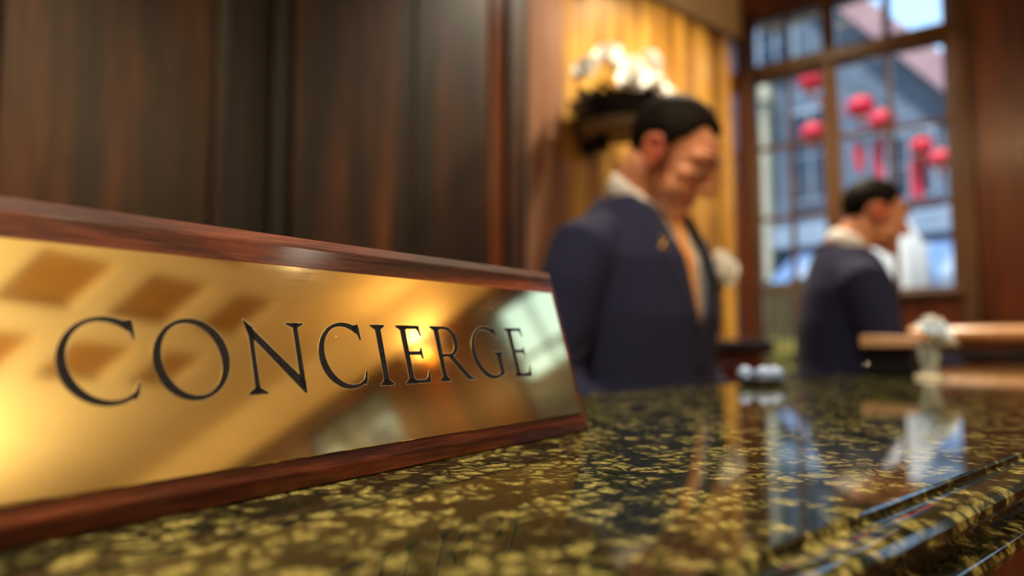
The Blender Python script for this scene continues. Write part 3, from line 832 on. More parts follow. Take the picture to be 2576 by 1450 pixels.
def head_parts(bm, H):
    def e(c, r, rot=None): 
        vs = ell(bm, c, r, 20, 14, rot)
        for v in vs: v.co = H @ v.co
    def l(pts, rad, n=12): limb(bm, [H @ Vector(p) for p in pts], rad, n)
    e((0, .016, .034), (.074, .094, .084))
    e((0, -.030, .012), (.063, .060, .080))
    e((0, -.030, -.054), (.054, .058, .050))
    e((0, -.057, -.074), (.040, .036, .034))
    e((0, -.079, -.098), (.023, .018, .019))
    l([(0, -.082, .026), (0, -.096, .004), (0, -.110, -.020), (0, -.112, -.026)], [.009, .0092, .0112, .0118])
    for s in (-1, 1):
        e((s * .013, -.098, -.030), (.0095, .011, .009))
        l([(s * .010, -.087, .030), (s * .030, -.083, .034), (s * .050, -.066, .028)], [.0105, .0115, .009])
        e((s * .042, -.056, -.014), (.023, .023, .021))
        e((s * .037, -.052, -.044), (.024, .031, .036))
        e((s * .031, -.074, .011), (.0165, .0125, .0095))
        e((s * .074, .014, -.004), (.010, .021, .031), Matrix.Rotation(s * R(-18), 3, 'Z') @ Matrix.Rotation(R(12), 3, 'X'))
        l([(s * .079, -.006, -.020), (s * .082, -.006, .006), (s * .086, .010, .026), (s * .088, .029, .018), (s * .085, .031, -.002), (s * .080, .016, -.026), (s * .077, .004, -.033)], [.0045, .0050, .0055, .0055, .0052, .0058, .0060], 10)
    l([(-.024, -.076, -.058), (-.010, -.0885, -.0545), (0, -.090, -.0555), (.010, -.0885, -.0545), (.024, -.076, -.058)], [.005, .0062, .0060, .0062, .005])
    l([(-.021, -.076, -.066), (0, -.0885, -.0700), (.021, -.076, -.066)], [.005, .0072, .005])

def make_person(name, label, loc, rz, P):
    lean = P.get('lean', 0.06)
    def sh(v): 
        if v.z > .9: v.y -= lean * (v.z - .9)
        return v
    nb = sh(Vector((0, 0.012, 1.440)))
    Hm = Matrix.Translation(P['head']) @ Matrix.Rotation(P['yaw'], 4, 'Z') @ Matrix.Rotation(P.get('roll', 0), 4, 'Y') @ Matrix.Rotation(P['pitch'], 4, 'X') @ Matrix.Scale(.95, 4)
    Hi = Hm.inverted()
    # ---- body: one continuous surface
    bm = bmesh.new()
    loft(bm, [(0, .01, .80, .10, .08), (0, .01, .86, .165, .112), (0, .005, .95, .168, .115), (0, 0, 1.06, .150, .105), (0, 0, 1.20, .162, .112), (0, .005, 1.32, .165, .105), (0, .012, 1.385, .12, .075), (0, .015, 1.42, .06, .05)], 28)
    for s in (-1, 1):
        limb(bm, [(s * .09, .01, .86), (s * .10, 0, .66), (s * .105, -.01, .48), (s * .105, .01, .30), (s * .105, .02, .10), (s * .105, .02, .055)], [.088, .076, .058, .055, .040, .036], 14)
        limb(bm, [(s * .105, .045, .035), (s * .11, -.05, .032), (s * .118, -.15, .024)], [.032, .033, .022], 12)
    for v in bm.verts: sh(v.co)
    for s, key in ((-1, 'right'), (1, 'left')):
        S, E, Wr = [Vector(q) for q in P[key][:3]]
        Sx = sh(Vector((s * .12, .01, 1.345)))
        limb(bm, [Sx, S, S.lerp(E, .5), E, E.lerp(Wr, .35), Wr], [.055, .058, .047, .041, .040, .027], 14)
        hand(bm, Wr, P[key][3], P[key][4], P[key][5], P.get('curl', .35))
    jawb = Hm @ Vector((0, .030, -.045))
    limb(bm, [nb - Vector((0, -.01, .05)), nb.lerp(jawb, .5), jawb], [.066, .058, .055], 16)
    head_parts(bm, Hm)
    me = remeshed(bm, .0038, 3, .5)
    body = obj_me(name, me, [M['skin'], M['lip'], M['ear']], None, True)
    body.location = loc; body.rotation_euler = (0, 0, rz)
    tag(body, label, 'person')
    for p in me.polygons:
        c = Hi @ p.center
        if abs(c.x) < .024 and c.y < -.078 and -.078 < c.z < -.048 and abs(c.z + .062) < .016 - abs(c.x) * .35: p.material_index = 1
        elif abs(c.x) > .0765 and abs(c.z) < .05 and -.015 < c.y < .05: p.material_index = 2
    # ---- hair: cap that dives under the skin outside the hairline
    bm = bmesh.new()
    vs = bmesh.ops.create_uvsphere(bm, u_segments=72, v_segments=48, radius=1.0)['verts']
    def hairline(a):                       # a: angle from the face, 0 front .. pi back
        pts = [(0, .082), (R(22), .086), (R(42), .092), (R(58), .066), (R(76), .030), (R(84), -.004), (R(92), .000), (R(104), .036), (R(124), .020), (R(140), -.040), (R(180), -.062)]
        for (a0, z0), (a1, z1) in zip(pts, pts[1:]):
            if a <= a1: return z0 + (z1 - z0) * (a - a0) / (a1 - a0)
        return pts[-1][1]
    for v in vs:
        d = v.co.copy()
        q = Vector((d.x * .0785, .016 + d.y * .099, .036 + d.z * .088))
        a = math.atan2(abs(q.x), -(q.y))
        k = q.z - hairline(a) + .006 * noise.noise(q * 90)
        f = max(0.0, min(1.0, k / .012 + .5))
        if P.get('thin_front') and a < R(50): f *= max(.0, min(1, (q.z - .070) / .02))
        top = 1.0 + .05 * max(0, d.z) + .025 * noise.noise(Vector((q.x * 160, q.y * 30, q.z * 60)))
        sc_ = .86 + (top - .86) * f
        q = Vector((q.x * sc_, .016 + (q.y - .016) * sc_, .034 + (q.z - .034) * sc_))
        v.co = Hm @ q
    obj('hair', bm, M['hair'], body, True)
    for s in (-1, 1):
        bm = bmesh.new(); limb(bm, [Hm @ Vector(q) for q in ((s * .013, -.095, .034), (s * .032, -.0925, .0415), (s * .052, -.072, .034))], [.003, .0042, .002], 8)
        obj('eyebrow', bm, M['hair'], body, True)
        bm = bmesh.new(); ell(bm, Hm @ Vector((s * .031, -.0745, .0030)), (.0115, .0115, .0115))
        eye = obj('eye', bm, M['eye_white'], body, True)
        bm = bmesh.new(); ell(bm, Hm @ Vector((s * .031, -.0830, -.0010)), (.005, .005, .005), 12, 8)
        obj('iris', bm, M['iris'], eye, True)
    # ---- trousers, shoes
    bm = bmesh.new()
    loft(bm, [(0, .01, .80, .12, .10), (0, .012, .86, .182, .130), (0, .008, .95, .182, .128), (0, .004, 1.00, .170, .120)], 28)
    for s in (-1, 1):
        limb(bm, [(s * .09, .01, .86), (s * .10, 0, .66), (s * .105, -.01, .48), (s * .105, .012, .30), (s * .105, .018, .10)], [.106, .098, .082, .078, .068], 16)
    for v in bm.verts: sh(v.co)
    obj_me('trousers', remeshed(bm, .008, 4), M['suit'], body, True)
    for s in (-1, 1):
        bm = bmesh.new()
        limb(bm, [(s * .105, .055, .046), (s * .11, -.04, .046), (s * .118, -.17, .034)], [.044, .045, .032], 16)
        for v in bm.verts: v.co.z = max(.001, v.co.z)
        obj('shoe', bm, M['shoe'], body, True)
    # ---- shirt
    bm = bmesh.new()
    loft(bm, [(0, .01, .92, .17, .118), (0, .002, 1.06, .158, .118), (0, 0, 1.20, .172, .125), (0, .005, 1.32, .175, .114), (0, .012, 1.385, .13, .084), (0, .014, 1.41, .072, .066)], 28)
    for v in bm.verts: sh(v.co)
    shirt = obj_me('shirt', remeshed(bm, .006, 4), M['shirt'], body, True)
    # collar: folded band around the neck with two points
    up = (jawb - nb).normalized()
    bm = bmesh.new()
    X = Vector((1, 0, 0)); Yv = up.cross(X).normalized() * 1.0
    n = 40
    rows = []
    for hgt, rad, lowf in ((.048, .0665, 0), (.052, .0690, 0), (.046, .0720, 0), (.006, .0800, 1), (.004, .0770, 1)):
        row = []
        for i in range(n + 1):
            a = -PI / 2 + R(9) + (2 * PI - R(18)) * i / n     # gap at the front (-Y)
            fr = max(0.0, -math.sin(a))
            drop = lowf * (.030 * fr ** 6)
            c = nb + up * (hgt - drop - .020 * fr - .012)
            r2 = rad + lowf * .012 * fr ** 4
            row.append(bm.verts.new(c + X * (r2 * math.cos(a)) + Yv * (r2 * math.sin(a))))
        rows.append(row)
    for a, b in zip(rows, rows[1:]):
        for i in range(n): bm.faces.new((a[i], a[i + 1], b[i + 1], b[i]))
    co = obj('collar', bm, M['shirt'], shirt, True)
    md = co.modifiers.new('t', 'SOLIDIFY'); md.thickness = .003
    # ---- jacket
    bm = bmesh.new()
    loft(bm, [(0, .012, .74, .200, .150), (0, .012, .84, .200, .150), (0, .006, .96, .186, .140), (0, .002, 1.07, .176, .133), (0, 0, 1.20, .182, .142), (0, .004, 1.31, .186, .130), (0, .012, 1.368, .158, .108), (0, .018, 1.412, .116, .092), (0, .022, 1.442, .084, .078)], 32, 2.4)
    for v in bm.verts: sh(v.co)
    for s, key in ((-1, 'right'), (1, 'left')):
        S, E, Wr = [Vector(q) for q in P[key][:3]]
        Sx = sh(Vector((s * .13, .01, 1.335)))
        limb(bm, [Sx, S + Vector((0, 0, -.006)), S.lerp(E, .25), S.lerp(E, .6), E, E.lerp(Wr, .5), E.lerp(Wr, .93)], [.066, .066, .064, .058, .054, .049, .043], 18)
        # cloth folds at the inner elbow
        for k, tt in enumerate((.80, .92)):
            c = S.lerp(E, tt); ell(bm, c + Vector((-s * .012, -.025, 0)), (.044, .034, .012), 14, 10, Matrix.Rotation(s * R(30 - 40 * k), 3, 'Y'))
    jme = remeshed(bm, .006, 5)
    V0 = 1.115
    def vw(z): return max(0, (z - V0) / (1.43 - V0)) ** .92 * .074
    bm = bmesh.new(); bm.from_mesh(jme)
    dele = []
    for f in bm.faces:
        c = f.calc_center_median()
        yy = c.y + lean * (c.z - .9)
        if c.z > V0 and yy < -.02 and abs(c.x) < vw(c.z): dele.append(f)
        elif c.z > 1.410 and math.hypot(c.x, yy - .018) < .072: dele.append(f)
    full = BVHTree.FromBMesh(bm)
    bmesh.ops.delete(bm, geom=dele, context='FACES')
    for _ in range(10):                    # clean hem along the cut edges
        new = {}
        for v in bm.verts:
            nbv = [e_.other_vert(v) for e_ in v.link_edges if e_.is_boundary]
            if len(nbv) == 2: new[v] = (v.co * 2 + nbv[0].co + nbv[1].co) / 4
        for v, c in new.items(): v.co = c
    jk = obj('jacket', bm, M['suit'], body, True)
    md = jk.modifiers.new('t', 'SOLIDIFY'); md.thickness = .004; md.offset = 1.0
    def front(x, z, off=.006):
        h = full.ray_cast(Vector((x, -1.0, z)), Vector((0, 1, 0)))
        y = h[0].y if h[0] is not None else -.05
        return Vector((x, y - off, z))
    for s in (-1, 1):
        bm = bmesh.new(); rows = []
        nz = 26
        for k in range(nz + 1):
            z = V0 - .012 + (1.424 - V0 + .012) * k / nz
            t = k / nz
            wdt = .004 + .072 * min(1, t / .62) if t < .66 else (.040 if t < .70 else .050 - .02 * (t - .70) / .3)
            x0 = max(.001, vw(z) - .006)
            row = []
            for j in range(6):
                u = j / 5
                pz = z + u * .022 * (1 if t < .66 else .2)
                q = front(s * (x0 + wdt * u), min(pz, 1.425), .0075 - .003 * u)
                row.append(bm.verts.new(q))
            rows.append(row)
        for a, b in zip(rows, rows[1:]):
            for j in range(5): bm.faces.new((a[j], a[j + 1], b[j + 1], b[j]))
        lp = obj('lapel', bm, M['lapel'], jk, True)
        md = lp.modifiers.new('t', 'SOLIDIFY'); md.thickness = .004
    # jacket collar round the back of the neck
    bm = bmesh.new(); pts = []
    for i in range(13):
        a = R(-8) + R(196) * i / 12
        pts.append(sh(Vector((.081 * math.cos(a), .020 + .076 * math.sin(a), 1.428 + .026 * max(0, math.sin(a))))))
    limb(bm, pts, [.010] * 13, 10)
    obj('jacket_collar', bm, M['lapel'], jk, True)
    for z in (1.10, 0.99):
        bm = bmesh.new(); q = front(.012, z, .005); ell(bm, q, (.010, .004, .010), 14, 8); obj('button', bm, M['black_gloss'], jk, True)
    # ---- tie
    sb = bmesh.new(); sb.from_mesh(shirt.data); sv = BVHTree.FromBMesh(sb); sb.free()
    def sfront(x, z, off):
        h = sv.ray_cast(Vector((x, -1.0, z)), Vector((0, 1, 0)))
        return Vector((x, (h[0].y if h[0] is not None else -.08) - off, z))
    bm = bmesh.new(); rows = []
    for k in range(15):
        t = k / 14; z = 1.398 - t * .34
        hw = .016 if k == 0 else (.018 if k == 1 else (.012 if k == 2 else .014 + .022 * t))
        off = .020 if k < 2 else .010
        rows.append([bm.verts.new(sfront(0, z, off) + Vector((hw * u, abs(u) * .004, 0))) for u in (-1, -.5, 0, .5, 1)])
    for a, b in zip(rows, rows[1:]):
        for j in range(4): bm.faces.new((a[j], a[j + 1], b[j + 1], b[j]))
    ti = obj('tie', bm, M['tie'], body, True)
    md = ti.modifiers.new('t', 'SOLIDIFY'); md.thickness = .006
    # ---- cuffs
    for s, key in ((-1, 'right'), (1, 'left')):
        S, E, Wr = [Vector(q) for q in P[key][:3]]
        bm = bmesh.new(); limb(bm, [E.lerp(Wr, .86), E.lerp(Wr, .985)], [.037, .036], 16); obj('cuff', bm, M['shirt'], body, True)
    # ---- crossed lapel pins
    for s in ((-1, 1) if P.get('pins', True) else ()):
        q = front(s * .092, 1.335, .012)
        bm = bmesh.new(); limb(bm, [q + Vector((-.009, 0, -.009)), q + Vector((.009, 0, .009))], [.0028, .0028], 8); limb(bm, [q + Vector((.009, 0, -.009)), q + Vector((-.009, 0, .009))], [.0028, .0028], 8)
        ell(bm, q + Vector((-.009, 0, -.010)), (.005, .003, .005), 10, 6); ell(bm, q + Vector((.009, 0, -.010)), (.005, .003, .005), 10, 6)
        obj('lapel_pin', bm, M['gold'], body, True)
    if P.get('flower'):
        q = front(P['flower'][0], P['flower'][1], .02)
        bm = bmesh.new(); rose_mesh(bm, .040); 
        rot = Matrix.Rotation(R(75), 4, 'X')
        for v in bm.verts: v.co = (rot @ v.co) + q
        bt = obj('boutonniere', bm, M['petal'], body, True)
        bt['label'] = 'white rose boutonniere'
        bm = bmesh.new(); limb(bm, [q + Vector((0, 0, -.005)), q + Vector((.002, .006, -.045))], [.004, .003], 8); obj('stem', bm, M['stem'], bt, True)
        bm = bmesh.new()
        for a in (-.7, .7):
            b0 = q + Vector((0, .004, -.012)); d = Vector((math.sin(a), 0, -math.cos(a) * .6)).normalized()
            sd = d.cross(Vector((0, 1, 0)))
            pv = [bm.verts.new(b0), bm.verts.new(b0 + d * .02 + sd * .010), bm.verts.new(b0 + d * .042), bm.verts.new(b0 + d * .02 - sd * .010)]
            bm.faces.new(pv)
        obj('leaf', bm, M['leaf'], bt)
    return body

def rose_mesh(bm, r, seed=1):
    """open rose: rings of cupped petals around a tight centre; stands on its base, opens to +z"""
    rnd = random.Random(seed)
    for ring, (cnt, rr, hh, op) in enumerate(((3, .30, 1.05, .05), (4, .52, 1.0, .28), (5, .78, .88, .62), (6, 1.0, .62, 1.05))):
        for k in range(cnt):
            a0 = 2 * PI * (k + .5 * (ring % 2)) / cnt + rnd.uniform(-.12, .12)
            wd = 2 * PI / cnt * .72
            grid = []
            for i in range(5):
                t = i / 4
                row = []
                for j in range(5):
                    u = j / 4 * 2 - 1
                    a = a0 + u * wd * (.35 + .65 * math.sin(PI * min(1, .25 + t * .6)))
                    rad = r * rr * (.25 + .75 * math.sin(t * PI / 2) ** .8) * (1 + .10 * op * t * t * (1 - u * u))
                    z = r * hh * (t - .22 * op * max(0, t - .6) ** 1.2 * 4) * (1 - .16 * u * u * t)
                    row.append(bm.verts.new((rad * math.cos(a), rad * math.sin(a), z - r * .35)))
                grid.append(row)
            for i in range(4):
                for j in range(4): bm.faces.new((grid[i][j], grid[i][j + 1], grid[i + 1][j + 1], grid[i + 1][j]))

p1 = dict(lean=.07, head=Vector((-.006, -.110, 1.522)), pitch=R(36), yaw=R(14), roll=R(-4), thin_front=True, flower=(.105, 1.30),
          right=((-.186, -.025, 1.325), (-.240, .02, 1.075), (-.16, -.235, .870), (.25, -1, -.35), (0, -.2, -1), (1, .1, 0)),
          left=((.186, -.025, 1.325), (.235, .0, 1.075), (.15, -.24, .870), (-.25, -1, -.35), (0, -.2, -1), (-1, .1, 0)))
make_person('person', 'man in navy suit and orange tie with white lapel rose, head bowed, behind the nameplate', (1.130, 0.935, 0), R(4), p1)
p2 = dict(lean=.08, head=Vector((0.0, -.120, 1.548)), pitch=R(17), yaw=R(4), pins=False,
          right=((-.186, -.03, 1.325), (-.230, -.07, 1.085), (-.10, -.29, 1.06), (.45, -1, -.1), (0, -.1, -1), (1, .4, 0)),
          left=((.186, -.03, 1.325), (.240, -.03, 1.085), (.14, -.26, .93), (-.25, -1, -.35), (0, -.2, -1), (-1, .1, 0)))
make_person('person', 'man in dark suit in profile looking down, in front of the paned window', (2.215, 0.985, 0), R(38), p2)

# ================================================================ FLOWERS ON THE BACK WALL
BX, BY, BZ = 2.27, 1.93, 2.05
bowl = tag(empty('flower_bowl', (BX, BY, BZ)), 'black wall mounted bowl with pale trim holding white roses', 'planter')
bm = bmesh.new(); lathe(bm, [(0, .0), (.10, .0), (.165, .02), (.195, .06), (.205, .12), (.215, .125), (.210, .132), (.195, .125), (.185, .07), (.0, .04)], 36, cap=False)
obj('bowl', bm, M['bowl'], bowl, 50)
bm = bmesh.new(); lathe(bm, [(.120, -.005), (.178, .018), (.184, .034), (.176, .030), (.120, .006)], 36, cap=False)
obj('trim_band', bm, M['bowl_trim'], bowl, 50)
boxo('bracket', M['bowl'], bowl, -.03, .03, 0.08, YB - BY - .021, -.05, .06, .006, 2)
bm = bmesh.new()
rnd = random.Random(3)
for k in range(170):
    a = rnd.uniform(0, 2 * PI); rr = .20 * math.sqrt(rnd.random()); z = .11 + .12 * (1 - (rr / .22) ** 2) * rnd.uniform(.1, 1.0)
    if math.sin(a) * rr > .16: continue
    c = Vector((rr * math.cos(a), rr * math.sin(a), z)); d = Vector((math.cos(a), math.sin(a), rnd.uniform(-.2, 1))).normalized()
    s = d.cross(Vector((rnd.uniform(-1, 1), rnd.uniform(-1, 1), 1))).normalized(); L_ = rnd.uniform(.04, .075)
    nn = d.cross(s)
    v = [bm.verts.new(c), bm.verts.new(c + d * L_ * .45 + s * L_ * .28 + nn * .005), bm.verts.new(c + d * L_), bm.verts.new(c + d * L_ * .45 - s * L_ * .28 + nn * .005)]
    bm.faces.new((v[0], v[1], v[2])); bm.faces.new((v[0], v[2], v[3]))
fo = tag(obj('foliage', bm, M['leaf']), 'green leaves filling the black wall bowl between the roses', 'foliage', kind='stuff')
fo.location = (BX, BY, BZ)
# roses: (along wall, height, towards the room)
rose_spots = [(-.235, .235, -.02, 'leftmost white rose over the rim of the black wall bowl'), (-.135, .315, -.05, 'upper left white rose in the black wall bowl'),
              (-.115, .170, -.17, 'lower left white rose above the bowl rim'), (-.02, .285, -.09, 'white rose left of the crown of the bouquet'),
              (.045, .320, .02, 'topmost white rose of the wall bouquet'), (.00, .170, -.20, 'white rose low at the front of the bouquet'),
              (.085, .225, -.13, 'white rose at the centre of the bouquet'), (.150, .275, .00, 'white rose right of the crown of the bouquet'),
              (.120, .150, -.17, 'white rose low right of the bouquet centre'), (.195, .175, -.07, 'white rose on the right shoulder of the bouquet'),
              (.235, .105, -.03, 'white rose drooping above the dark haired head'), (.175, .075, -.15, 'lowest white rose at the right rim of the bowl'),
              (.065, .115, -.20, 'white rose low at the right front of the bouquet'), (.105, .330, -.10, 'white rose just right of the topmost rose'),
              (.205, .225, -.02, 'white rose high on the right shoulder of the bouquet'), (-.06, .225, -.14, 'white rose in the hollow left of the bouquet centre'), (.235, .160, .04, 'rightmost white rose beside the golden wall')]
rm = None
for k, (dx, dz, dy, lab) in enumerate(rose_spots):
    t = empty('rose', (BX + dx, BY + dy, BZ + dz))
    out = Vector((dx * 1.5, dy - .05, .18)).normalized()
    t.rotation_euler = out.to_track_quat('Z', 'Y').to_euler()
    tag(t, lab, 'flower', 'white roses in the wall bowl')
    if rm is None:
        bm = bmesh.new(); rose_mesh(bm, .064, 5); o = obj('bloom', bm, M['petal'], t, True); rm = o.data
        bm = bmesh.new(); limb(bm, [(0, 0, -.02), (0, 0, -.12)], [.004, .003], 8); sm = obj('stem', bm, M['stem'], t, True).data
    else:
        for nm, me in (('bloom', rm), ('stem', sm)):
            o = bpy.data.objects.new(nm, me); COL.objects.link(o); o.parent = t

# ================================================================ THINGS ON THE LEDGE
ZT = 1.1002
bxr = tag(empty('desk_box', (1.108, 0.402, ZT)), 'black lacquered desk box with sloping tan lid at the back of the ledge', 'box')
boxo('base', M['black_gloss'], bxr, -.050, .050, -.034, .034, 0.0, .016, .002, 2)
boxo('body', M['black_gloss'], bxr, -.047, .047, -.031, .031, .0165, .040, .002, 2)
bm = bmesh.new()
vs = box(bm, -.053, .053, -.037, .037, .0402, .046)
for v in vs:
    if v.co.z > .043: v.co.z += .007 + (v.co.y + .037) / .074 * .006
bmesh.ops.bevel(bm, geom=bm.edges[:], offset=.0015, segments=2, affect='EDGES')
obj('lid', bm, M['tan_lid'], bxr, 40)

vase = tag(empty('bud_vase', (1.019, 0.335, ZT)), 'small pale glass bud vase with cream foot right of the black box', 'vase')
bm = bmesh.new(); lathe(bm, [(0, .004), (.010, .004), (.0085, .008), (.010, .016), (.0135, .028), (.0130, .040), (.0115, .048), (.0105, .048), (.0118, .040), (.0122, .028), (.009, .017), (0, .013)], 28, cap=False)
obj('body', bm, M['vase_glass'], vase, 50)
bm = bmesh.new(); lathe(bm, [(0, 0), (.0175, 0), (.0190, .002), (.0175, .0045), (.009, .0055), (0, .0055)], 28, cap=False)
obj('foot', bm, M['cream_china'], vase, 50)
for k, (dx, dy, dz, mk, lab) in enumerate(((-.012, -.012, .064, 'petal_blue', 'bluish white bloom at the left of the bud vase'), (.010, -.004, .070, 'petal', 'white bloom at the top of the bud vase'), (.002, -.016, .052, 'petal', 'white bloom low at the front of the bud vase'))):
    t = empty('vase_flower', (1.019 + dx, .335 + dy, ZT + dz)); t.rotation_euler = (R(25), R(18 * (-1 if dx < 0 else 1)), 0)
    tag(t, lab, 'flower', 'white blooms in the bud vase')
    bm = bmesh.new(); rose_mesh(bm, .020, 9 + k); obj('bloom', bm, M[mk], t, True)
    bm = bmesh.new(); limb(bm, [(0, 0, -.006), (-dx * .5, -dy * .4, -.034)], [.0012, .0010], 8); obj('stem', bm, M['stem'], t, True)

dish = tag(empty('sweet_dish', (.730, .414, ZT)), 'small dark blue dish with three pale sweets at the back of the ledge', 'dish')
bm = bmesh.new(); lathe(bm, [(0, 0), (.018, 0), (.029, .004), (.0305, .007), (.029, .0075), (.018, .0045), (0, .0045)], 32, cap=False)
obj('dish', bm, M['dish'], dish, 50)
for k, (dx, dy, lab) in enumerate(((-.016, .011, 'leftmost pale blue wrapped sweet in the dark dish'), (-.004, -.005, 'middle pale blue wrapped sweet in the dark dish'), (.018, -.006, 'rightmost pale blue wrapped sweet in the dark dish'))):
    t = tag(empty('wrapped_sweet', (.730 + dx, .414 + dy, ZT + .0128)), lab, 'sweet', 'wrapped sweets in the dish')
    bm = bmesh.new(); ell(bm, (0, 0, 0), (.0084, .0082, .0080), 18, 12); obj('sweet', bm, M['sweet'], t, True)
    bm = bmesh.new()
    for s in (-1, 1):
        c = bm.verts.new((s * .006, 0, 0)); rg = [bm.verts.new((s * .0095, .004 * math.cos(a) * (1 if i % 2 else .8), .004 * math.sin(a))) for i, a in enumerate([2 * PI * q / 10 for q in range(10)])]
        for i in range(10): bm.faces.new((c, rg[i], rg[(i + 1) % 10]))
    obj('wrapper_twist', bm, M['sweet'], t)
    t.rotation_euler = (0, 0, R(40 + 50 * k))

# console against the golden wall
con = tag(empty('side_console', (2.86, 1.90, 0)), 'dark wooden side console against the golden wall', 'console')
boxo('top', M['veneer_black'], con, -.33, .33, -.17, .13, 1.09, 1.155, .014, 3)
boxo('body', M['wood_red'], con, -.27, .27, -.13, .12, .10, 1.09, .006, 2)
for s in (-1, 1):
    d = boxo('door', M['wood_red'], con, (-.26 if s < 0 else .005), (-.005 if s < 0 else .26), -.145, -.131, .14, 1.05, .006, 2)
    bm = bmesh.new(); ell(bm, (s * .03, -.155, .62), (.010, .010, .010), 12, 8); obj('knob', bm, M['gold'], d, True)
boxo('plinth', M['veneer_black'], con, -.28, .28, -.14, .12, 0.0, .10, .004)

# ================================================================ STREET OUTSIDE
tag(boxo('ground', M['asphalt'], None, 4.26, 30, -14, 22, -.20, -.05), 'grey street outside the window', 'street', kind='structure')
# opposite building: facade faces the window
fb = tag(empty('street_building', (12.0, 6.0, -.05)), 'blue grey stone building across the street with pale window surrounds', 'building')
boxo('wall', M['facade'], fb, 0, 1.0, -9, 11, 0, 4.9)
for yi in range(-8, 10):
    for zi, (z0, z1) in enumerate(((.6, 2.2), (2.95, 4.4))):
        y0 = yi * 1.12
        if not (-5.5 < y0 < 4.5): continue
        f = boxo('window', M['facade_light'], fb, -.10, -.001, y0, y0 + .74, z0, z1, .02)
        boxo('pane', M['far_glass'], f, -.112, -.099, y0 + .08, y0 + .35, z0 + .10, z1 - .10)
        boxo('pane', M['far_glass'], f, -.112, -.099, y0 + .39, y0 + .66, z0 + .10, z1 - .10)
for z in (2.45, 4.68):
    boxo('string_course', M['facade_light'], fb, -.16, 0, -9, 11, z, z + .22, .03)

tw = tag(empty('sky_block_house', (11.2, 0, -.05)), 'added unseen dark house blocking the sky beyond the lobby windows', 'building')  # added blocker, unseen, dims the sky mirrored through the lobby windows
boxo('wall', M['blocker_dark'], tw, 0, 3.0, -14, -4.6, 0, 12.0)
boxo('side_wing', M['blocker_dark'], tw, 0, .75, -4.6, .9, 0, 4.3)
for yi in range(9):
    for zi in range(4 if yi < 5 else 1):
        f = boxo('window', M['facade_light'], tw, -.08, -.001, -11.2 + yi * 1.32, -10.4 + yi * 1.32, .8 + zi * 2.7, 2.5 + zi * 2.7, .02)
        boxo('pane', M['far_glass'], f, -.092, -.079, -11.12 + yi * 1.32, -10.48 + yi * 1.32, .9 + zi * 2.7, 2.4 + zi * 2.7)

# gabled house nearer the window, its pink raking cornice falls to the right
gb = tag(empty('gabled_house', (9.0, 0, -.05)), 'blue grey gabled house front with sloping pink stone cornice', 'building')
bm = bmesh.new()
gp = [(1.3, 0), (7.5, 0), (7.5, 6.6), (4.5, 6.4), (1.3, 2.47)]
a = [bm.verts.new((0, y, z)) for y, z in gp]; b = [bm.verts.new((.6, y, z)) for y, z in gp]
bm.faces.new(a); bm.faces.new(b)
for i in range(5): bm.faces.new((a[i], a[(i + 1) % 5], b[(i + 1) % 5], b[i]))
obj('wall', bm, M['facade'], gb)
bm = bmesh.new()
d = Vector((0, 3.2, 3.93)).normalized(); nn = Vector((0, -d.z, d.y))
p0 = Vector((-.22, 1.2, 2.35)); p1_ = Vector((-.22, 4.55, 6.46))
q = [p0, p1_, p1_ + nn * -.02 + nn * .30, p0 + nn * .30]
a = [bm.verts.new(v) for v in q]; b = [bm.verts.new(v + Vector((.8, 0, 0))) for v in q]
bm.faces.new(a); bm.faces.new(b)
for i in range(4): bm.faces.new((a[i], a[(i + 1) % 4], b[(i + 1) % 4], b[i]))
obj('raking_cornice', bm, M['pink_stone'], gb)
for (y0, y1, z0, z1) in ((3.95, 4.55, 3.05, 4.35), (4.95, 5.6, 3.05, 4.35), (2.75, 3.35, 2.9, 3.75), (3.9, 4.5, .9, 2.3), (2.3, 2.9, .9, 2.3), (3.1, 3.6, .9, 2.3), (4.4, 5.0, 4.9, 5.9), (5.3, 5.9, 4.9, 5.9)):
    f = boxo('window', M['facade_light'], gb, -.08, -.001, y0, y1, z0, z1, .015)
    m_ = (y0 + y1) / 2; h_ = (z0 + z1) / 2
    for (c0, c1) in ((y0 + .06, m_ - .02), (m_ + .02, y1 - .06)):
        for (e0, e1) in ((z0 + .06, h_ - .02), (h_ + .02, z1 - .06)):
            boxo('pane', M['far_glass'], f, -.09, -.079, c0, c1, e0, e1)
boxo('string_course', M['facade_light'], gb, -.14, 0, 1.4, 7.5, 2.46, 2.74, .02)
boxo('cream_pilaster', M['cream_stone'], gb, -.20, 0, 4.80, 5.00, 0, 4.9, .02)
boxo('capital', M['cream_stone'], gb, -.26, 0, 4.74, 5.06, 4.55, 4.75, .02)

# shop awning with blue and white canvas
aw = tag(empty('shop_awning', (9.0, 0, 0)), 'pale blue striped shop awning low on the gabled house', 'awning')
aws = [mat('sky blue canvas', (.25, .42, .72), .8)[0], mat('pale blue canvas', (.55, .68, .86), .8)[0]]
for k in range(9):
    y0 = 2.0 + k * .28
    bm = bmesh.new()
    q = [Vector((-.10, y0, 2.30)), Vector((-.10, y0 + .28, 2.30)), Vector((-.85, y0 + .28, 1.86)), Vector((-.85, y0, 1.86)), Vector((-.86, y0, 1.70)), Vector((-.86, y0 + .28, 1.70))]
    v = [bm.verts.new(p_) for p_ in q]
    bm.faces.new(v[:4]); bm.faces.new((v[3], v[2], v[5], v[4]))
    g_ = bmesh.ops.solidify(bm, geom=bm.faces[:], thickness=.012)
    obj('canvas_strip', bm, aws[k % 2], aw)
for y0 in (2.0, 4.5):
    bm = bmesh.new(); limb(bm, [(-.02, y0, 1.6), (-.84, y0, 1.85)], [.015, .015], 8); obj('arm', bm, M['steel'], aw, True)

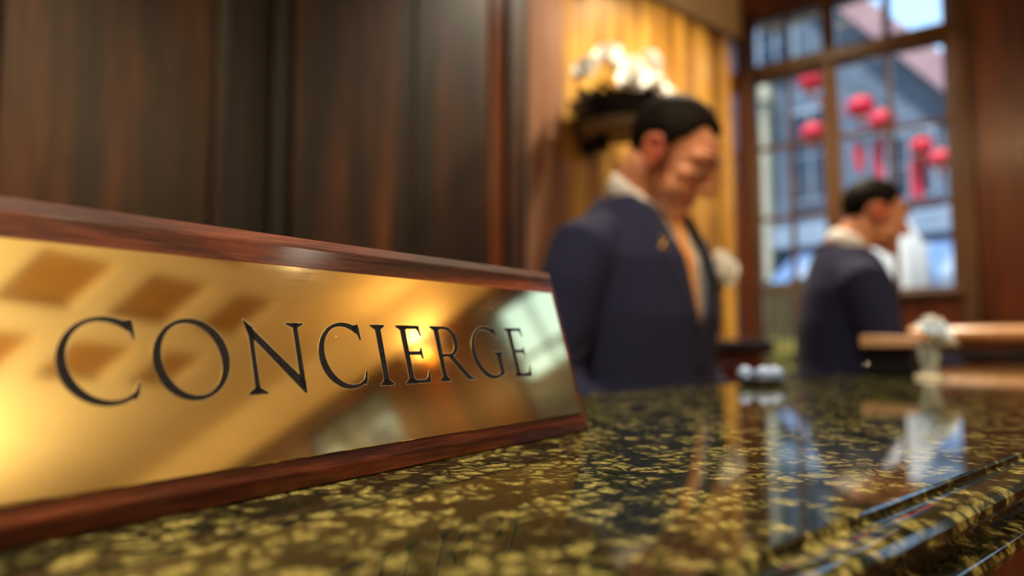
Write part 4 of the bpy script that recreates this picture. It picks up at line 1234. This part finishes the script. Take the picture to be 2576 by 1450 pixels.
# red lanterns and pennants strung over the street
def lantern(y, z, r, lab, x=7.0):
    t = tag(empty('red_lantern', (x, y, z)), lab, 'lantern', 'red lanterns strung outside the window')
    bm = bmesh.new()
    pf = []
    for k in range(13):
        a = -PI / 2 + PI * k / 12
        rr = r * math.cos(a) * (1.0 + (.03 if k % 2 else -.02)); pf.append((max(rr, r * .28), r * .86 * math.sin(a)))
    lathe(bm, pf, 24); obj('paper_body', bm, M['red_paper'], t, True)
    for s in (-1, 1):
        bm = bmesh.new(); lathe(bm, [(r * .30, s * r * .84), (r * .30, s * r * .95)], 20); obj('cap', bm, M['gold'], t, 40)
    bm = bmesh.new(); limb(bm, [(0, 0, r * .9), (0, 0, r * 1.3)], [.006, .006], 8); obj('hook', bm, M['cord'], t, True)
    bm = bmesh.new(); lathe(bm, [(.008, -r * .95), (.022, -r * 1.15), (.028, -r * 1.6)], 12); obj('tassel', bm, M['red_cloth'], t, True)
for y, z, r, lab in ((3.305, 3.90, .125, 'red lantern outside just under the transom above the door leaf'), (2.813, 3.487, .125, 'red lantern outside in the upper middle of the window'),
                     (2.614, 3.295, .125, 'red lantern outside where two muntins cross'), (3.304, 3.339, .12, 'red lantern outside low in the door leaf pane'),
                     (2.28, 2.966, .100, 'red lantern outside above the far clerk, second from the right jamb'), (2.128, 2.815, .100, 'red lantern outside nearest the right window jamb')):
    lantern(y, z, r, lab)
def pennant(y, z, w, h, lab, x=7.05, lean=0.0):
    bm = bmesh.new()
    pts = [(-w / 2, 0), (w / 2, 0), (w * .32 + lean, -h), (0 + lean, -h * .82), (-w * .32 + lean, -h)]
    a = [bm.verts.new((.01 * math.sin(9 * u), u, v)) for u, v in pts]; b = [bm.verts.new((.014 + .01 * math.sin(9 * u), u, v)) for u, v in pts]
    bm.faces.new(a); bm.faces.new(b)
    for i in range(5): bm.faces.new((a[i], a[(i + 1) % 5], b[(i + 1) % 5], b[i]))
    o = tag(obj('red_pennant', bm, M['red_cloth']), lab, 'pennant', 'red pennants strung outside the window'); o.location = (x, y, z)
for y, z, w, h, lab, ln in ((3.13, 3.84, .20, .42, 'red pennant outside beside the door leaf stile', -.05), (3.22, 3.72, .10, .55, 'thin red pennant outside slanting below a lantern', -.16),
                            (2.87, 3.13, .11, .30, 'red pennant outside just above the far clerk, left of a pair', .0), (2.68, 3.12, .12, .42, 'red pennant outside just above the far clerk, right of a pair', .0),
                            (2.33, 2.88, .16, .42, 'red pennant outside hanging right of the far clerk head', .03)):
    pennant(y, z, w, h, lab, lean=ln)
# the cords they hang from, between a pole and the house front
for k, (z0, pts) in enumerate(((0, [(7.0, 4.6, 4.35), (7.0, 3.305, 4.07), (7.0, 2.813, 3.66), (7.0, 2.614, 3.47), (7.0, 1.5, 3.30)]), (0, [(7.0, 4.6, 3.75), (7.0, 3.304, 3.51), (7.05, 2.87, 3.15), (7.0, 2.275, 3.13), (7.0, 2.133, 2.99), (7.0, 1.5, 2.85)]))):
    bm = bmesh.new(); limb(bm, pts, [.008] * len(pts), 6)
    tag(obj('hanging_cord', bm, M['cord'], None, True), ['upper dark cord strung over the street', 'lower dark cord strung over the street'][k], 'cord')
for k, y in enumerate((4.6, 1.5)):
    bm = bmesh.new(); lathe(bm, [(.05, -.05), (.045, .1), (.03, .12), (.025, 4.6), (.0, 4.62)], 14, (7.0, y, 0))
    tag(obj('street_pole', bm, M['steel'], None, 40), ['steel pole in the street left of the door leaf', 'steel pole in the street right of the window'][k], 'pole')

# folded white parasol on the pavement
pa = tag(empty('folded_parasol', (5.55, 2.055, -.05)), 'folded white parasol outside behind the face of the far clerk', 'parasol')
bm = bmesh.new()
rings = []
for (r_, z) in ((.235, 1.12), (.24, 1.25), (.24, 1.62), (.215, 1.88), (.135, 2.07), (.055, 2.20)):
    rings.append([bm.verts.new((r_ * (1 + (.16 if i % 3 == 0 else -.06)) * math.cos(2 * PI * i / 24), r_ * (1 + (.16 if i % 3 == 0 else -.06)) * math.sin(2 * PI * i / 24), z)) for i in range(24)])
for a, b in zip(rings, rings[1:]):
    for i in range(24): bm.faces.new((a[i], a[(i + 1) % 24], b[(i + 1) % 24], b[i]))
bm.faces.new(rings[0]); bm.faces.new(rings[-1])
obj('canopy', bm, M['canvas_white'], pa, True)
bm = bmesh.new(); lathe(bm, [(.085, 2.16), (.060, 2.24), (.025, 2.33), (0, 2.37)], 18); obj('top_cap', bm, M['canvas_cream'], pa, True)
bm = bmesh.new(); lathe(bm, [(.22, 0), (.22, .05), (.04, .07), (.022, .09), (.022, 1.2)], 20); obj('stand', bm, M['steel'], pa, 40)
bm = bmesh.new(); lathe(bm, [(.278, 1.30), (.282, 1.32), (.282, 1.35), (.278, 1.37)], 24, cap=False); obj('strap', bm, M['canvas_cream'], pa, True)

# hedge in a trough and board fence beyond the glazed door
bm = bmesh.new()
rnd = random.Random(11)
for k in range(5200):
    c = Vector((4.95 + rnd.uniform(-.24, .24), 2.75 + rnd.uniform(-.65, .85), .35 + rnd.random() ** .8 * .80))
    d = Vector((rnd.uniform(-1, 1), rnd.uniform(-1, 1), rnd.uniform(-.2, 1))).normalized(); s_ = d.orthogonal().normalized(); L_ = rnd.uniform(.04, .07)
    v = [bm.verts.new(c), bm.verts.new(c + d * L_ * .5 + s_ * L_ * .3), bm.verts.new(c + d * L_), bm.verts.new(c + d * L_ * .5 - s_ * L_ * .3)]
    bm.faces.new(v)
tag(obj('hedge', bm, M['hedge']), 'olive yellow hedge outside the glazed door', 'hedge', kind='stuff')
tr = tag(empty('planter_trough', (4.95, 2.85, -.05)), 'dark planter trough under the olive hedge', 'planter')
boxo('trough', M['slate'], tr, -.27, .27, -.80, .80, 0, .48, .01)
boxo('rim', M['slate'], tr, -.29, .29, -.82, .82, .48, .52, .006)
fe = tag(empty('board_fence', (5.75, 3.3, -.05)), 'low brown board fence behind the hedge', 'fence')
for k in range(12):
    boxo('board', M['slate'], fe, -.012, .012, -1.0 + k * .17, -1.0 + k * .17 + .16, .05, 1.72 + .03 * (k % 2), .004)
for z in (.4, 1.3):
    boxo('rail', M['slate'], fe, .012, .05, -1.0, 1.03, z, z + .08)
